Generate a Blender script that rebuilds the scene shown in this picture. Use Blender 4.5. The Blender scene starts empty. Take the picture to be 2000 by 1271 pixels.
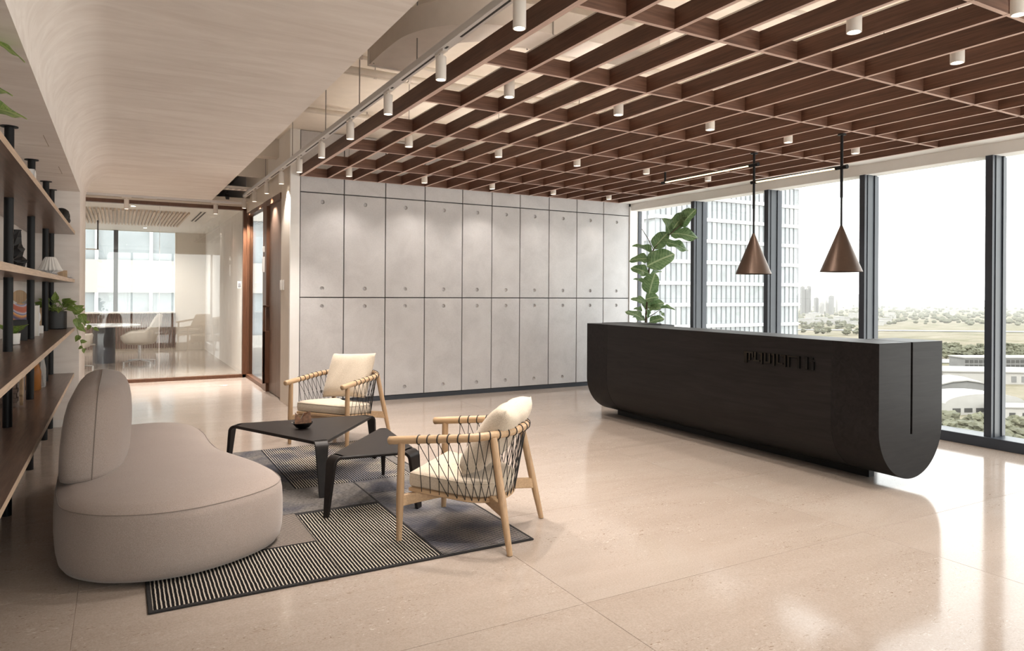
import bpy, bmesh, math, random
from mathutils import Vector, Matrix
R = math.radians
random.seed(7)
SC = bpy.context.scene
COL = SC.collection

# ------------------------------------------------------------------ camera
cam_d = bpy.data.cameras.new('camera')
cam = bpy.data.objects.new('camera', cam_d)
COL.objects.link(cam)
cam_d.sensor_width = 36.0
cam_d.lens = 1369.0 / 2000.0 * 36.0
cam_d.shift_y = -64.0 / 2000.0
cam_d.clip_end = 9000
cam.matrix_world = Matrix.Translation((0, 0, 1.42)) @ Matrix.Rotation(-R(29.3), 4, 'Z') @ Matrix.Rotation(R(90), 4, 'X') @ Matrix.Rotation(math.atan(0.0065), 4, 'Z')
SC.camera = cam

# ------------------------------------------------------------------ view, world, sun
SC.view_settings.view_transform = 'Standard'
SC.view_settings.look = 'None'
SC.view_settings.gamma = 1.0
SC.view_settings.use_curve_mapping = False
SC.view_settings.exposure = 0.92
SC.cycles.use_denoising = True
SC.cycles.use_adaptive_sampling = True
SC.cycles.adaptive_threshold = 0.05
SC.cycles.max_bounces = 9
SC.cycles.diffuse_bounces = 5
SC.cycles.transparent_max_bounces = 16
SC.cycles.sample_clamp_indirect = 6.0
SC.cycles.caustics_reflective = False
SC.cycles.caustics_refractive = False

SKY = 2.35
world = bpy.data.worlds.new('hazy_sky')
SC.world = world
world.use_nodes = True
nt = world.node_tree
nt.nodes.clear()
w_out = nt.nodes.new('ShaderNodeOutputWorld')
w_bg = nt.nodes.new('ShaderNodeBackground')
w_tc = nt.nodes.new('ShaderNodeTexCoord')
w_sep = nt.nodes.new('ShaderNodeSeparateXYZ')
w_rp = nt.nodes.new('ShaderNodeValToRGB')
nt.links.new(w_tc.outputs['Generated'], w_sep.inputs[0])
nt.links.new(w_sep.outputs['Z'], w_rp.inputs[0])
w_rp.color_ramp.elements[0].position = 0.0
w_rp.color_ramp.elements[0].color = (1.0, 0.965, 0.92, 1)
w_rp.color_ramp.elements[1].position = 0.5
w_rp.color_ramp.elements[1].color = (0.92, 0.97, 1.0, 1)
nt.links.new(w_rp.outputs[0], w_bg.inputs[0])
w_bg.inputs[1].default_value = SKY
nt.links.new(w_bg.outputs[0], w_out.inputs[0])

sun_d = bpy.data.lights.new('sun', 'SUN')
sun_d.energy = 1.8
sun_d.angle = R(2)
sun_d.color = (1.0, 0.94, 0.86)
sun = bpy.data.objects.new('sun', sun_d)
COL.objects.link(sun)
sun.rotation_euler = Vector((0.62, 0.35, -0.85)).to_track_quat('-Z', 'Y').to_euler()

LAMP = 42.0          # watts of a downlight
TRACK = 62.0         # watts of a track head
UPL = 4.4           # watts of a strip above the grid
WARM = (1.0, 0.915, 0.835)

# ------------------------------------------------------------------ helpers
def tag(o, label=None, cat=None, group=None, kind=None):
    if label: o['label'] = label
    if cat: o['category'] = cat
    if group: o['group'] = group
    if kind: o['kind'] = kind
    return o

def empty(name, loc=(0, 0, 0), rz=0.0, parent=None):
    o = bpy.data.objects.new(name, None)
    o.empty_display_size = 0.05
    COL.objects.link(o)
    o.location = loc
    o.rotation_euler = (0, 0, rz)
    if parent: o.parent = parent
    return o

def frames(pts, closed=False):
    n = len(pts)
    T = []
    for i in range(n):
        if closed:
            d = pts[(i + 1) % n] - pts[i - 1]
        else:
            d = pts[min(i + 1, n - 1)] - pts[max(i - 1, 0)]
        if d.length < 1e-9: d = Vector((0, 0, 1))
        T.append(d.normalized())
    up = Vector((0, 0, 1)) if abs(T[0].z) < 0.9 else Vector((1, 0, 0))
    N = (up - T[0] * up.dot(T[0])).normalized()
    out = []
    for i in range(n):
        N = N - T[i] * N.dot(T[i])
        if N.length < 1e-6:
            N = T[i].orthogonal()
        N.normalize()
        out.append((N.copy(), T[i].cross(N)))
    return out

class MB:
    def __init__(s):
        s.v = []; s.f = []; s.m = []; s.cur = 0
    def mat(s, i):
        s.cur = i; return s
    def face(s, idx):
        s.f.append(tuple(idx)); s.m.append(s.cur)
    def quad(s, a, b, c, d):
        k = len(s.v); s.v += [Vector(p) for p in (a, b, c, d)]
        s.face((k, k + 1, k + 2, k + 3)); return s
    def box(s, a, b):
        x0, y0, z0 = (min(a[i], b[i]) for i in range(3)); x1, y1, z1 = (max(a[i], b[i]) for i in range(3))
        k = len(s.v)
        s.v += [Vector(p) for p in ((x0, y0, z0), (x1, y0, z0), (x1, y1, z0), (x0, y1, z0), (x0, y0, z1), (x1, y0, z1), (x1, y1, z1), (x0, y1, z1))]
        for q in ((0, 3, 2, 1), (4, 5, 6, 7), (0, 1, 5, 4), (1, 2, 6, 5), (2, 3, 7, 6), (3, 0, 4, 7)):
            s.face([k + i for i in q])
        return s
    def boxm(s, size, M):
        k = len(s.v); hx, hy, hz = (d / 2 for d in size)
        for p in ((-hx, -hy, -hz), (hx, -hy, -hz), (hx, hy, -hz), (-hx, hy, -hz), (-hx, -hy, hz), (hx, -hy, hz), (hx, hy, hz), (-hx, hy, hz)):
            s.v.append(M @ Vector(p))
        for q in ((0, 3, 2, 1), (4, 5, 6, 7), (0, 1, 5, 4), (1, 2, 6, 5), (2, 3, 7, 6), (3, 0, 4, 7)):
            s.face([k + i for i in q])
        return s
    def tube(s, pts, r, n=8, closed=False, caps=True):
        pts = [Vector(p) for p in pts]
        fr = frames(pts, closed); k = len(s.v); m = len(pts)
        for i, p in enumerate(pts):
            ri = r[i] if isinstance(r, (list, tuple)) else r
            for j in range(n):
                a = 2 * math.pi * j / n
                s.v.append(p + fr[i][0] * (math.cos(a) * ri) + fr[i][1] * (math.sin(a) * ri))
        for i in range(m if closed else m - 1):
            i2 = (i + 1) % m
            for j in range(n):
                j2 = (j + 1) % n
                s.face((k + i * n + j, k + i * n + j2, k + i2 * n + j2, k + i2 * n + j))
        if caps and not closed:
            s.face([k + j for j in range(n)][::-1])
            s.face([k + (m - 1) * n + j for j in range(n)])
        return s
    def lathe(s, prof, n=24, c=(0, 0, 0), cap0=True, cap1=True):
        k = len(s.v); c = Vector(c)
        for (r, z) in prof:
            for j in range(n):
                a = 2 * math.pi * j / n
                s.v.append(c + Vector((math.cos(a) * r, math.sin(a) * r, z)))
        m = len(prof)
        for i in range(m - 1):
            for j in range(n):
                j2 = (j + 1) % n
                s.face((k + i * n + j, k + i * n + j2, k + (i + 1) * n + j2, k + (i + 1) * n + j))
        if cap0: s.face([k + j for j in range(n)][::-1])
        if cap1: s.face([k + (m - 1) * n + j for j in range(n)])
        return s
    def prism(s, poly, a, b, axis='z'):
        k = len(s.v); n = len(poly)
        def P(p, t):
            if axis == 'z': return Vector((p[0], p[1], t))
            if axis == 'y': return Vector((p[0], t, p[1]))
            return Vector((t, p[0], p[1]))
        for t in (a, b):
            for p in poly: s.v.append(P(p, t))
        s.face([k + i for i in range(n)][::-1]); s.face([k + n + i for i in range(n)])
        for i in range(n):
            j = (i + 1) % n
            s.face((k + i, k + j, k + n + j, k + n + i))
        return s
    def rings(s, rings, cap0=True, cap1=True):
        k = len(s.v); n = len(rings[0])
        for rg in rings: s.v += [Vector(p) for p in rg]
        for i in range(len(rings) - 1):
            for j in range(n):
                j2 = (j + 1) % n
                s.face((k + i * n + j, k + i * n + j2, k + (i + 1) * n + j2, k + (i + 1) * n + j))
        if cap0: s.face([k + j for j in range(n)][::-1])
        if cap1: s.face([k + (len(rings) - 1) * n + j for j in range(n)])
        return s
    def mesh(s, name, mats, smooth=None):
        me = bpy.data.meshes.new(name)
        me.from_pydata(s.v, [], s.f)
        if not isinstance(mats, (list, tuple)): mats = [mats]
        for m in mats: me.materials.append(m)
        if len(mats) > 1: me.polygons.foreach_set('material_index', s.m)
        bm = bmesh.new(); bm.from_mesh(me)
        bmesh.ops.recalc_face_normals(bm, faces=bm.faces)
        bm.to_mesh(me); bm.free()
        if smooth is not None:
            me.polygons.foreach_set('use_smooth', [True] * len(me.polygons))
            if smooth < 179: me.set_sharp_from_angle(angle=R(smooth))
        me.update()
        return me
    def build(s, name, mats, parent=None, smooth=None, bevel=0, seg=2, loc=None, rz=None):
        o = bpy.data.objects.new(name, s.mesh(name, mats, smooth))
        COL.objects.link(o)
        if parent: o.parent = parent
        if loc is not None: o.location = loc
        if rz is not None: o.rotation_euler = (0, 0, rz)
        if bevel:
            b = o.modifiers.new('bevel', 'BEVEL'); b.width = bevel; b.segments = seg; b.limit_method = 'ANGLE'; b.angle_limit = R(40)
        return o

def inst(name, mesh, parent=None, loc=(0, 0, 0), rot=(0, 0, 0), scale=(1, 1, 1)):
    o = bpy.data.objects.new(name, mesh)
    COL.objects.link(o)
    if parent: o.parent = parent
    o.location = loc; o.rotation_euler = rot; o.scale = scale
    return o

def copy_tree(o, parent=None):
    c = o.copy(); COL.objects.link(c); c.parent = parent
    for ch in list(o.children): copy_tree(ch, c)
    return c

def struct(o, label=None):
    o['kind'] = 'structure'
    if label: o['label'] = label
    return o

def subsurf(o, lv=2):
    m = o.modifiers.new('sub', 'SUBSURF'); m.levels = lv; m.render_levels = lv
    return o

def catmull(pts, n, closed=True):
    pts = [Vector(p) for p in pts]; out = []; m = len(pts)
    segs = m if closed else m - 1
    for i in range(segs):
        if closed:
            p0, p1, p2, p3 = pts[i - 1], pts[i], pts[(i + 1) % m], pts[(i + 2) % m]
        else:
            p0, p1, p2, p3 = pts[max(i - 1, 0)], pts[i], pts[i + 1], pts[min(i + 2, m - 1)]
        for j in range(n):
            t = j / n
            out.append(0.5 * ((2 * p1) + (p2 - p0) * t + (2 * p0 - 5 * p1 + 4 * p2 - p3) * t * t + (3 * p1 - p0 - 3 * p2 + p3) * t ** 3))
    if not closed: out.append(pts[-1])
    return out

# ------------------------------------------------------------------ materials
def new_mat(name):
    m = bpy.data.materials.new(name); m.use_nodes = True
    n = m.node_tree; b = n.nodes['Principled BSDF']
    return m, n, b

def L(n, a, b): n.links.new(a, b)

def coords(n, scale=(1, 1, 1), rnd=0.0, kind='Object', rot=(0, 0, 0)):
    tc = n.nodes.new('ShaderNodeTexCoord'); mp = n.nodes.new('ShaderNodeMapping')
    mp.inputs['Scale'].default_value = scale; mp.inputs['Rotation'].default_value = rot
    src = tc.outputs[kind]
    if rnd:
        oi = n.nodes.new('ShaderNodeObjectInfo'); mu = n.nodes.new('ShaderNodeVectorMath'); mu.operation = 'SCALE'
        cb = n.nodes.new('ShaderNodeCombineXYZ')
        for i in range(3): L(n, oi.outputs['Random'], cb.inputs[i])
        mu.inputs['Scale'].default_value = rnd; L(n, cb.outputs[0], mu.inputs[0])
        ad = n.nodes.new('ShaderNodeVectorMath'); ad.operation = 'ADD'
        L(n, tc.outputs[kind], ad.inputs[0]); L(n, mu.outputs[0], ad.inputs[1]); src = ad.outputs[0]
    L(n, src, mp.inputs[0])
    return mp.outputs[0]

def noise(n, vec, scale=5, detail=4, rough=0.55, dist=0.0):
    t = n.nodes.new('ShaderNodeTexNoise')
    t.inputs['Scale'].default_value = scale; t.inputs['Detail'].default_value = detail
    t.inputs['Roughness'].default_value = rough; t.inputs['Distortion'].default_value = dist
    if vec: L(n, vec, t.inputs['Vector'])
    return t.outputs['Fac']

def ramp(n, fac, stops):
    r = n.nodes.new('ShaderNodeValToRGB'); e = r.color_ramp.elements
    while len(e) < len(stops): e.new(0.5)
    for i, (p, c) in enumerate(stops):
        e[i].position = p; e[i].color = (*c, 1) if len(c) == 3 else c
    L(n, fac, r.inputs[0]); return r.outputs[0]

def mix(n, fac, a, b, mode='MIX'):
    m = n.nodes.new('ShaderNodeMix'); m.data_type = 'RGBA'; m.blend_type = mode
    for s, v in ((m.inputs['Factor'], fac), (m.inputs['A'], a), (m.inputs['B'], b)):
        if isinstance(v, (int, float)): s.default_value = v
        elif isinstance(v, tuple): s.default_value = (*v, 1) if len(v) == 3 else v
        else: L(n, v, s)
    return m.outputs['Result']

def bump(n, b, h, strength=0.2, dist=0.01):
    bp = n.nodes.new('ShaderNodeBump'); bp.inputs['Strength'].default_value = strength; bp.inputs['Distance'].default_value = dist
    L(n, h, bp.inputs['Height']); L(n, bp.outputs[0], b.inputs['Normal'])

def plain(name, col, rough=0.5, metal=0.0, var=0.06, vs=8.0, bmp=0.0, bs=60.0, spec=0.5, rnd=0.0, sheen=0.0):
    m, n, b = new_mat(name)
    f = noise(n, coords(n, rnd=rnd), vs, 4)
    lo = tuple(c * (1 - var) for c in col); hi = tuple(min(1, c * (1 + var)) for c in col)
    L(n, ramp(n, f, [(0.3, lo), (0.7, hi)]), b.inputs['Base Color'])
    b.inputs['Roughness'].default_value = rough; b.inputs['Metallic'].default_value = metal
    b.inputs['Specular IOR Level'].default_value = spec
    if sheen:
        b.inputs['Sheen Weight'].default_value = sheen; b.inputs['Sheen Roughness'].default_value = 0.5
    if bmp: bump(n, b, noise(n, coords(n), bs, 3), bmp, 0.004)
    return m

def wood(name, c0, c1, axis='y', rough=0.45, scale=1.0, rnd=3.0, bmp=0.1, fine=60.0, spec=0.4):
    m, n, b = new_mat(name)
    s = {'x': (0.6, 14, 14), 'y': (14, 0.6, 14), 'z': (14, 14, 0.6)}[axis]
    s = tuple(v * scale for v in s)
    v = coords(n, s, rnd)
    a = noise(n, v, 1.2, 6, 0.6, 0.6)
    f2 = noise(n, coords(n, tuple(q * 5 for q in s), rnd), 1.5, 3, 0.6)
    c = ramp(n, a, [(0.25, c0), (0.5, tuple((p + q) / 2 for p, q in zip(c0, c1))), (0.75, c1)])
    c = mix(n, 0.35, c, ramp(n, f2, [(0.35, tuple(q * 0.55 for q in c0)), (0.65, c1)]), 'MIX')
    L(n, c, b.inputs['Base Color'])
    b.inputs['Roughness'].default_value = rough; b.inputs['Specular IOR Level'].default_value = spec
    if bmp: bump(n, b, f2, bmp, 0.002)
    return m

def emis(name, col, st):
    m, n, b = new_mat(name)
    b.inputs['Base Color'].default_value = (*col, 1)
    b.inputs['Emission Color'].default_value = (*col, 1); b.inputs['Emission Strength'].default_value = st
    return m

def glass(name, tint=(0.97, 0.98, 0.98), refl=0.06, rough=0.0, f_edge=0.35):
    m = bpy.data.materials.new(name); m.use_nodes = True
    n = m.node_tree; n.nodes.clear()
    o = n.nodes.new('ShaderNodeOutputMaterial'); t = n.nodes.new('ShaderNodeBsdfTransparent'); g = n.nodes.new('ShaderNodeBsdfGlossy')
    x = n.nodes.new('ShaderNodeMixShader'); lw = n.nodes.new('ShaderNodeLayerWeight'); mr = n.nodes.new('ShaderNodeMapRange')
    t.inputs[0].default_value = (*tint, 1); g.inputs['Roughness'].default_value = rough
    lw.inputs[0].default_value = 0.25
    mr.inputs['To Min'].default_value = refl; mr.inputs['To Max'].default_value = f_edge
    L(n, lw.outputs['Facing'], mr.inputs['Value']); L(n, mr.outputs[0], x.inputs[0])
    L(n, t.outputs[0], x.inputs[1]); L(n, g.outputs[0], x.inputs[2]); L(n, x.outputs[0], o.inputs[0])
    return m

M = {}
# plaster with brushed strokes
def m_plaster(name, c0, c1, sc=(0.7, 3.5, 3.5)):
    m, n, b = new_mat(name)
    a = noise(n, coords(n, sc), 1.6, 7, 0.62, 1.2)
    c = noise(n, coords(n, (1, 1, 1)), 0.7, 3)
    col = ramp(n, a, [(0.28, c0), (0.72, c1)])
    col = mix(n, 0.3, col, ramp(n, c, [(0.3, c0), (0.7, c1)]))
    L(n, col, b.inputs['Base Color']); b.inputs['Roughness'].default_value = 0.75
    b.inputs['Specular IOR Level'].default_value = 0.25
    bump(n, b, a, 0.12, 0.01)
    return m
M['plaster'] = m_plaster('trowelled_plaster', (0.75, 0.69, 0.645), (0.95, 0.91, 0.875))
M['plaster_wall'] = m_plaster('trowelled_plaster_wall', (0.70, 0.655, 0.62), (0.79, 0.75, 0.715), (2.5, 2.5, 1.2))
def m_concrete(name):
    m, n, b = new_mat(name)
    v = coords(n, (1, 1, 1), 20.0)
    a = noise(n, v, 3.2, 6, 0.55, 0.5); f = noise(n, v, 60, 3)
    c = ramp(n, a, [(0.3, (0.49, 0.48, 0.485)), (0.52, (0.55, 0.54, 0.545)), (0.75, (0.60, 0.59, 0.595))])
    c = mix(n, 0.08, c, ramp(n, f, [(0.35, (0.4, 0.38, 0.36)), (0.6, (0.78, 0.76, 0.74))]))
    L(n, c, b.inputs['Base Color']); b.inputs['Roughness'].default_value = 0.6; b.inputs['Specular IOR Level'].default_value = 0.35
    bump(n, b, f, 0.05, 0.003)
    return m
M['concrete'] = m_concrete('fair_faced_concrete')
M['black_gap'] = plain('black_joint', (0.012, 0.011, 0.012), 0.7)
M['base_dark'] = plain('dark_skirting', (0.03, 0.035, 0.045), 0.5)
def m_floor(name):
    m, n, b = new_mat(name)
    v = coords(n, (1, 1, 1), 30.0)
    big = noise(n, v, 0.9, 5, 0.55, 0.8)
    band = noise(n, coords(n, (0.5, 2.2, 1), 30.0), 1.8, 6, 0.6, 1.0)
    fine = noise(n, v, 120, 4, 0.75)
    c = ramp(n, big, [(0.3, (0.332, 0.270, 0.224)), (0.55, (0.371, 0.309, 0.263)), (0.75, (0.394, 0.344, 0.302))])
    c = mix(n, 0.35, c, ramp(n, band, [(0.35, (0.302, 0.244, 0.201)), (0.65, (0.425, 0.363, 0.316))]))
    c = mix(n, 0.34, c, ramp(n, fine, [(0.35, (0.224, 0.178, 0.147)), (0.65, (0.448, 0.386, 0.340))]))
    # small fossil flecks gathered in drifts
    fl = noise(n, coords(n, (1.0, 2.4, 1), 30.0), 26, 2, 0.5, 2.0)
    gate = noise(n, coords(n, (0.8, 2.6, 1), 30.0), 1.6, 3)
    fm = ramp(n, fl, [(0.30, (1, 1, 1)), (0.345, (0, 0, 0))]); gm = ramp(n, gate, [(0.44, (0.12, 0.12, 0.12)), (0.60, (1, 1, 1))])
    k = mix(n, 1.0, fm, gm, 'MULTIPLY')
    c = mix(n, k, c, (0.193, 0.132, 0.093))
    fw_ = ramp(n, fl, [(0.66, (0, 0, 0)), (0.70, (1, 1, 1))]); k2 = mix(n, 1.0, fw_, gm, 'MULTIPLY')
    c = mix(n, k2, c, (0.495, 0.441, 0.386))
    L(n, c, b.inputs['Base Color'])
    rr = n.nodes.new('ShaderNodeMapRange'); L(n, big, rr.inputs['Value']); rr.inputs['To Min'].default_value = 0.07; rr.inputs['To Max'].default_value = 0.15
    L(n, rr.outputs[0], b.inputs['Roughness']); b.inputs['Specular IOR Level'].default_value = 0.20
    b.inputs['Coat Weight'].default_value = 0.0
    return m
M['stone'] = m_floor('polished_limestone')
M['grout'] = plain('grout', (0.36, 0.29, 0.24), 0.8)
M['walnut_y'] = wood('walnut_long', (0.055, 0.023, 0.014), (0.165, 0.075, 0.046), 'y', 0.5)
M['walnut_x'] = wood('walnut_cross_lit', (0.090, 0.042, 0.028), (0.225, 0.118, 0.080), 'x', 0.5)  # lighter than the long slats: light on the cross faces put into the colour
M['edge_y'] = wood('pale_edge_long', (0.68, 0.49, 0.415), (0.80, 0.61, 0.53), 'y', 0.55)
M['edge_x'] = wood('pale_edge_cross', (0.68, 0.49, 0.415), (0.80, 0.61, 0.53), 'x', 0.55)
M['shelf'] = wood('shelf_walnut', (0.135, 0.090, 0.070), (0.31, 0.215, 0.168), 'y', 0.28, spec=0.5)
M['shelf_edge'] = wood('shelf_edge_oak', (0.50, 0.36, 0.25), (0.66, 0.50, 0.37), 'y', 0.5)
M['slab'] = plain('painted_slab', (0.86, 0.79, 0.70), 0.8, var=0.03)
M['white'] = plain('white_paint', (0.82, 0.79, 0.75), 0.6, var=0.02)
M['trim_white'] = plain('white_trim', (0.85, 0.84, 0.82), 0.5, var=0.02)
M['beige_wall'] = plain('beige_paint', (0.66, 0.60, 0.53), 0.7, var=0.02)
M['lamp_white'] = plain('white_powder_coat', (0.80, 0.75, 0.70), 0.45, var=0.02)
M['track_grey'] = plain('track_aluminium', (0.70, 0.69, 0.69), 0.45, metal=0.0, var=0.02)
M['track_slot'] = plain('track_slot', (0.02, 0.02, 0.02), 0.6)
M['galv'] = plain('painted_duct', (0.62, 0.56, 0.51), 0.55, var=0.04)
M['pipe'] = plain('painted_pipe', (0.70, 0.64, 0.57), 0.5, var=0.04)
M['rod'] = plain('threaded_steel', (0.30, 0.28, 0.26), 0.4, metal=0.6)
M['void'] = plain('dark_void', (0.05, 0.045, 0.04), 0.9)
M['black_metal'] = plain('black_metal', (0.008, 0.008, 0.009), 0.45, var=0.1, spec=0.25)
M['mullion'] = plain('anthracite_aluminium', (0.035, 0.042, 0.055), 0.38, var=0.06)
M['mullion_side'] = plain('daylit_aluminium', (0.055, 0.062, 0.072), 0.40, metal=0.2, var=0.05)  # anthracite made paler, with daylight put into the colour
M['glass'] = glass('window_glass', (0.97, 0.985, 0.98), 0.02, 0.0, 0.25)
M['glass_part'] = glass('partition_glass', (0.96, 0.975, 0.97), 0.055, 0.0, 0.30)
M['frame_wood'] = wood('red_brown_frame', (0.10, 0.043, 0.022), (0.165, 0.075, 0.040), 'z', 0.4)
M['door_wood'] = wood('door_walnut', (0.15, 0.092, 0.066), (0.25, 0.165, 0.125), 'z', 0.45)
def m_desk(name, axis):
    m, n, b = new_mat(name)
    s = {'y': (9, 0.7, 9), 'x': (0.9, 9, 9)}[axis]
    a = noise(n, coords(n, s), 2.0, 6, 0.6, 1.5)
    L(n, ramp(n, a, [(0.3, (0.007, 0.006, 0.006)), (0.7, (0.016, 0.014, 0.014))]), b.inputs['Base Color'])
    b.inputs['Roughness'].default_value = 0.45; b.inputs['Specular IOR Level'].default_value = 0.20
    bump(n, b, a, 0.10, 0.004)
    return m
M['desk'] = m_desk('black_stained_oak', 'y')
M['desk_end'] = m_desk('black_stained_oak_end', 'x')
M['desk_end'].node_tree.nodes['Principled BSDF'].inputs['Specular IOR Level'].default_value = 0.15
M['gloss_black'] = plain('gloss_black_letter', (0.004, 0.004, 0.004), 0.12)
def m_fabric(name, c0, c1, sc=260.0, bs=0.35, sheen=0.25):
    m, n, b = new_mat(name)
    v = coords(n); f = noise(n, v, sc, 3, 0.7); g = noise(n, v, 3.0, 3)
    c = ramp(n, f, [(0.3, c0), (0.7, c1)])
    c = mix(n, 0.15, c, ramp(n, g, [(0.3, c0), (0.7, c1)]))
    L(n, c, b.inputs['Base Color']); b.inputs['Roughness'].default_value = 0.9; b.inputs['Specular IOR Level'].default_value = 0.2
    b.inputs['Sheen Weight'].default_value = sheen; b.inputs['Sheen Roughness'].default_value = 0.4
    bump(n, b, f, bs, 0.003)
    return m
M['sofa'] = m_fabric('taupe_wool', (0.26, 0.21, 0.185), (0.40, 0.335, 0.30))
M['sofa_seam'] = m_fabric('taupe_seam', (0.21, 0.17, 0.15), (0.29, 0.24, 0.21))
M['cream'] = m_fabric('cream_linen', (0.46, 0.385, 0.30), (0.63, 0.55, 0.45), 150.0, 0.6)
M['oak'] = wood('pale_ash', (0.39, 0.245, 0.135), (0.53, 0.36, 0.215), 'z', 0.42, rnd=5.0)
M['oak_y'] = wood('pale_ash_rail', (0.42, 0.27, 0.15), (0.55, 0.38, 0.23), 'y', 0.40, rnd=5.0)
M['cord'] = plain('black_cord', (0.010, 0.009, 0.009), 0.7)
M['table'] = plain('black_stained_table', (0.013, 0.010, 0.009), 0.40, var=0.2, vs=20, spec=0.22)
M['dark_soil'] = plain('soil', (0.03, 0.02, 0.015), 0.95, bmp=0.6, bs=80)
M['pot_black'] = plain('matte_black_pot', (0.012, 0.012, 0.013), 0.5)
def m_leaf(name, c0, c1, vein):
    m, n, b = new_mat(name)
    uv = n.nodes.new('ShaderNodeTexCoord'); sp = n.nodes.new('ShaderNodeSeparateXYZ'); L(n, uv.outputs['Object'], sp.inputs[0])
    f = noise(n, coords(n, (1, 1, 1), 5.0), 9, 4)
    c = ramp(n, f, [(0.3, c0), (0.7, c1)])
    ab = n.nodes.new('ShaderNodeMath'); ab.operation = 'ABSOLUTE'; L(n, sp.outputs['X'], ab.inputs[0])
    mid = ramp(n, ab.outputs[0], [(0.012, (1, 1, 1)), (0.03, (0, 0, 0))])
    # side veins: waves along the leaf, swept towards the tip
    ad = n.nodes.new('ShaderNodeMath'); ad.operation = 'MULTIPLY_ADD'; L(n, ab.outputs[0], ad.inputs[0]); ad.inputs[1].default_value = -0.8; L(n, sp.outputs['Y'], ad.inputs[2])
    sn = n.nodes.new('ShaderNodeMath'); sn.operation = 'MULTIPLY'; L(n, ad.outputs[0], sn.inputs[0]); sn.inputs[1].default_value = 55.0
    ss = n.nodes.new('ShaderNodeMath'); ss.operation = 'SINE'; L(n, sn.outputs[0], ss.inputs[0])
    sv = ramp(n, ss.outputs[0], [(0.93, (0, 0, 0)), (0.99, (0.7, 0.7, 0.7))])
    k = mix(n, 1.0, mid, sv, 'LIGHTEN')
    L(n, mix(n, k, c, vein), b.inputs['Base Color'])
    b.inputs['Roughness'].default_value = 0.36; b.inputs['Subsurface Weight'].default_value = 0.0
    b.inputs['Transmission Weight'].default_value = 0.0
    bump(n, b, k, 0.3, 0.003)
    tr = n.nodes.new('ShaderNodeBsdfTranslucent'); ms = n.nodes.new('ShaderNodeMixShader'); ms.inputs[0].default_value = 0.32
    L(n, mix(n, k, c, vein), tr.inputs[0]); o_ = n.nodes['Material Output']
    L(n, b.outputs[0], ms.inputs[1]); L(n, tr.outputs[0], ms.inputs[2]); L(n, ms.outputs[0], o_.inputs[0])
    return m
M['fig_leaf'] = m_leaf('fig_leaf', (0.065, 0.130, 0.050), (0.175, 0.270, 0.120), (0.34, 0.42, 0.24))
M['pothos_leaf'] = m_leaf('pothos_leaf', (0.09, 0.19, 0.035), (0.30, 0.40, 0.10), (0.36, 0.45, 0.16))
M['stem'] = plain('stem_brown', (0.09, 0.065, 0.04), 0.8)
M['stem_green'] = plain('stem_green', (0.16, 0.22, 0.07), 0.6)
M['bronze'] = plain('brushed_bronze', (0.095, 0.062, 0.046), 0.40, metal=0.7, var=0.1)
M['lens'] = emis('lamp_lens', (1.0, 0.90, 0.74), 6.0)
M['led'] = emis('led_tube', (1.0, 0.74, 0.42), 1.5)
M['chrome'] = plain('chrome', (0.75, 0.75, 0.78), 0.12, metal=1.0, var=0.01)
M['white_shell'] = plain('ivory_upholstery', (0.74, 0.70, 0.64), 0.6, var=0.03)
M['table_white'] = plain('white_table_top', (0.85, 0.85, 0.86), 0.2, var=0.01)
M['grey_base'] = plain('grey_table_base', (0.10, 0.105, 0.125), 0.4)
M['slat_dark'] = wood('slat_cladding', (0.16, 0.10, 0.085), (0.28, 0.19, 0.165), 'z', 0.5)
M['slat_pale'] = wood('pale_ceiling_slat', (0.66, 0.54, 0.43), (0.76, 0.64, 0.53), 'y', 0.6)

# ================================================================== the room shell
YW = 8.83            # concrete wall plane
XW = 7.10            # window wall, room side
YG = 12.25           # glass partition
XD = 1.83            # wall with the door
XC = -0.358          # plaster cove plane
YE = 8.61            # end wall of the shelf niche
ZN = 2.445           # niche ceiling
XB = -0.81           # niche back
ZS = 2.85            # plaster soffit and ceiling strip
SLAB = 3.42
Y0 = -3.6            # wall behind the camera
YM = 18.45           # far wall of the meeting room

# floor: grout bed with stone slabs as pieces
fl = MB().box((-2.9, Y0, -0.2), (7.32, YM + 0.1, -0.002)).build('floor', M['grout'])
struct(fl, 'polished beige limestone floor of large slabs')
tile_mesh = {}
xs = [1.87 + 2.03 * k for k in range(-3, 4)]
ys = [2.63 + 1.24 * k for k in range(-6, 14)]
for i in range(len(xs) - 1):
    for j in range(len(ys) - 1):
        xa, xb = max(xs[i], -2.9), min(xs[i + 1], 7.32)
        ya, yb = max(ys[j], Y0), min(ys[j + 1], YM + 0.1)
        if xb - xa < 0.05 or yb - ya < 0.05: continue
        key = (round(xb - xa, 2), round(yb - ya, 2))
        if key not in tile_mesh:
            g = 0.0012; w, h = xb - xa, yb - ya
            mb = MB(); c = 0.0006
            mb.rings([[(g, g, -0.003), (w - g, g, -0.003), (w - g, h - g, -0.003), (g, h - g, -0.003)],
                      [(g, g, -c), (w - g, g, -c), (w - g, h - g, -c), (g, h - g, -c)],
                      [(g + c, g + c, 0), (w - g - c, g + c, 0), (w - g - c, h - g - c, 0), (g + c, h - g - c, 0)]], True, True)
            tile_mesh[key] = mb.mesh('floor_tile', M['stone'])
        inst('floor_tile', tile_mesh[key], fl, (xa, ya, 0))

# structural slab overhead
struct(MB().box((-2.9, Y0, SLAB), (7.6, YM + 0.1, SLAB + 0.2)).build('ceiling', M['slab']), 'painted concrete slab above the open ceiling')
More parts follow.
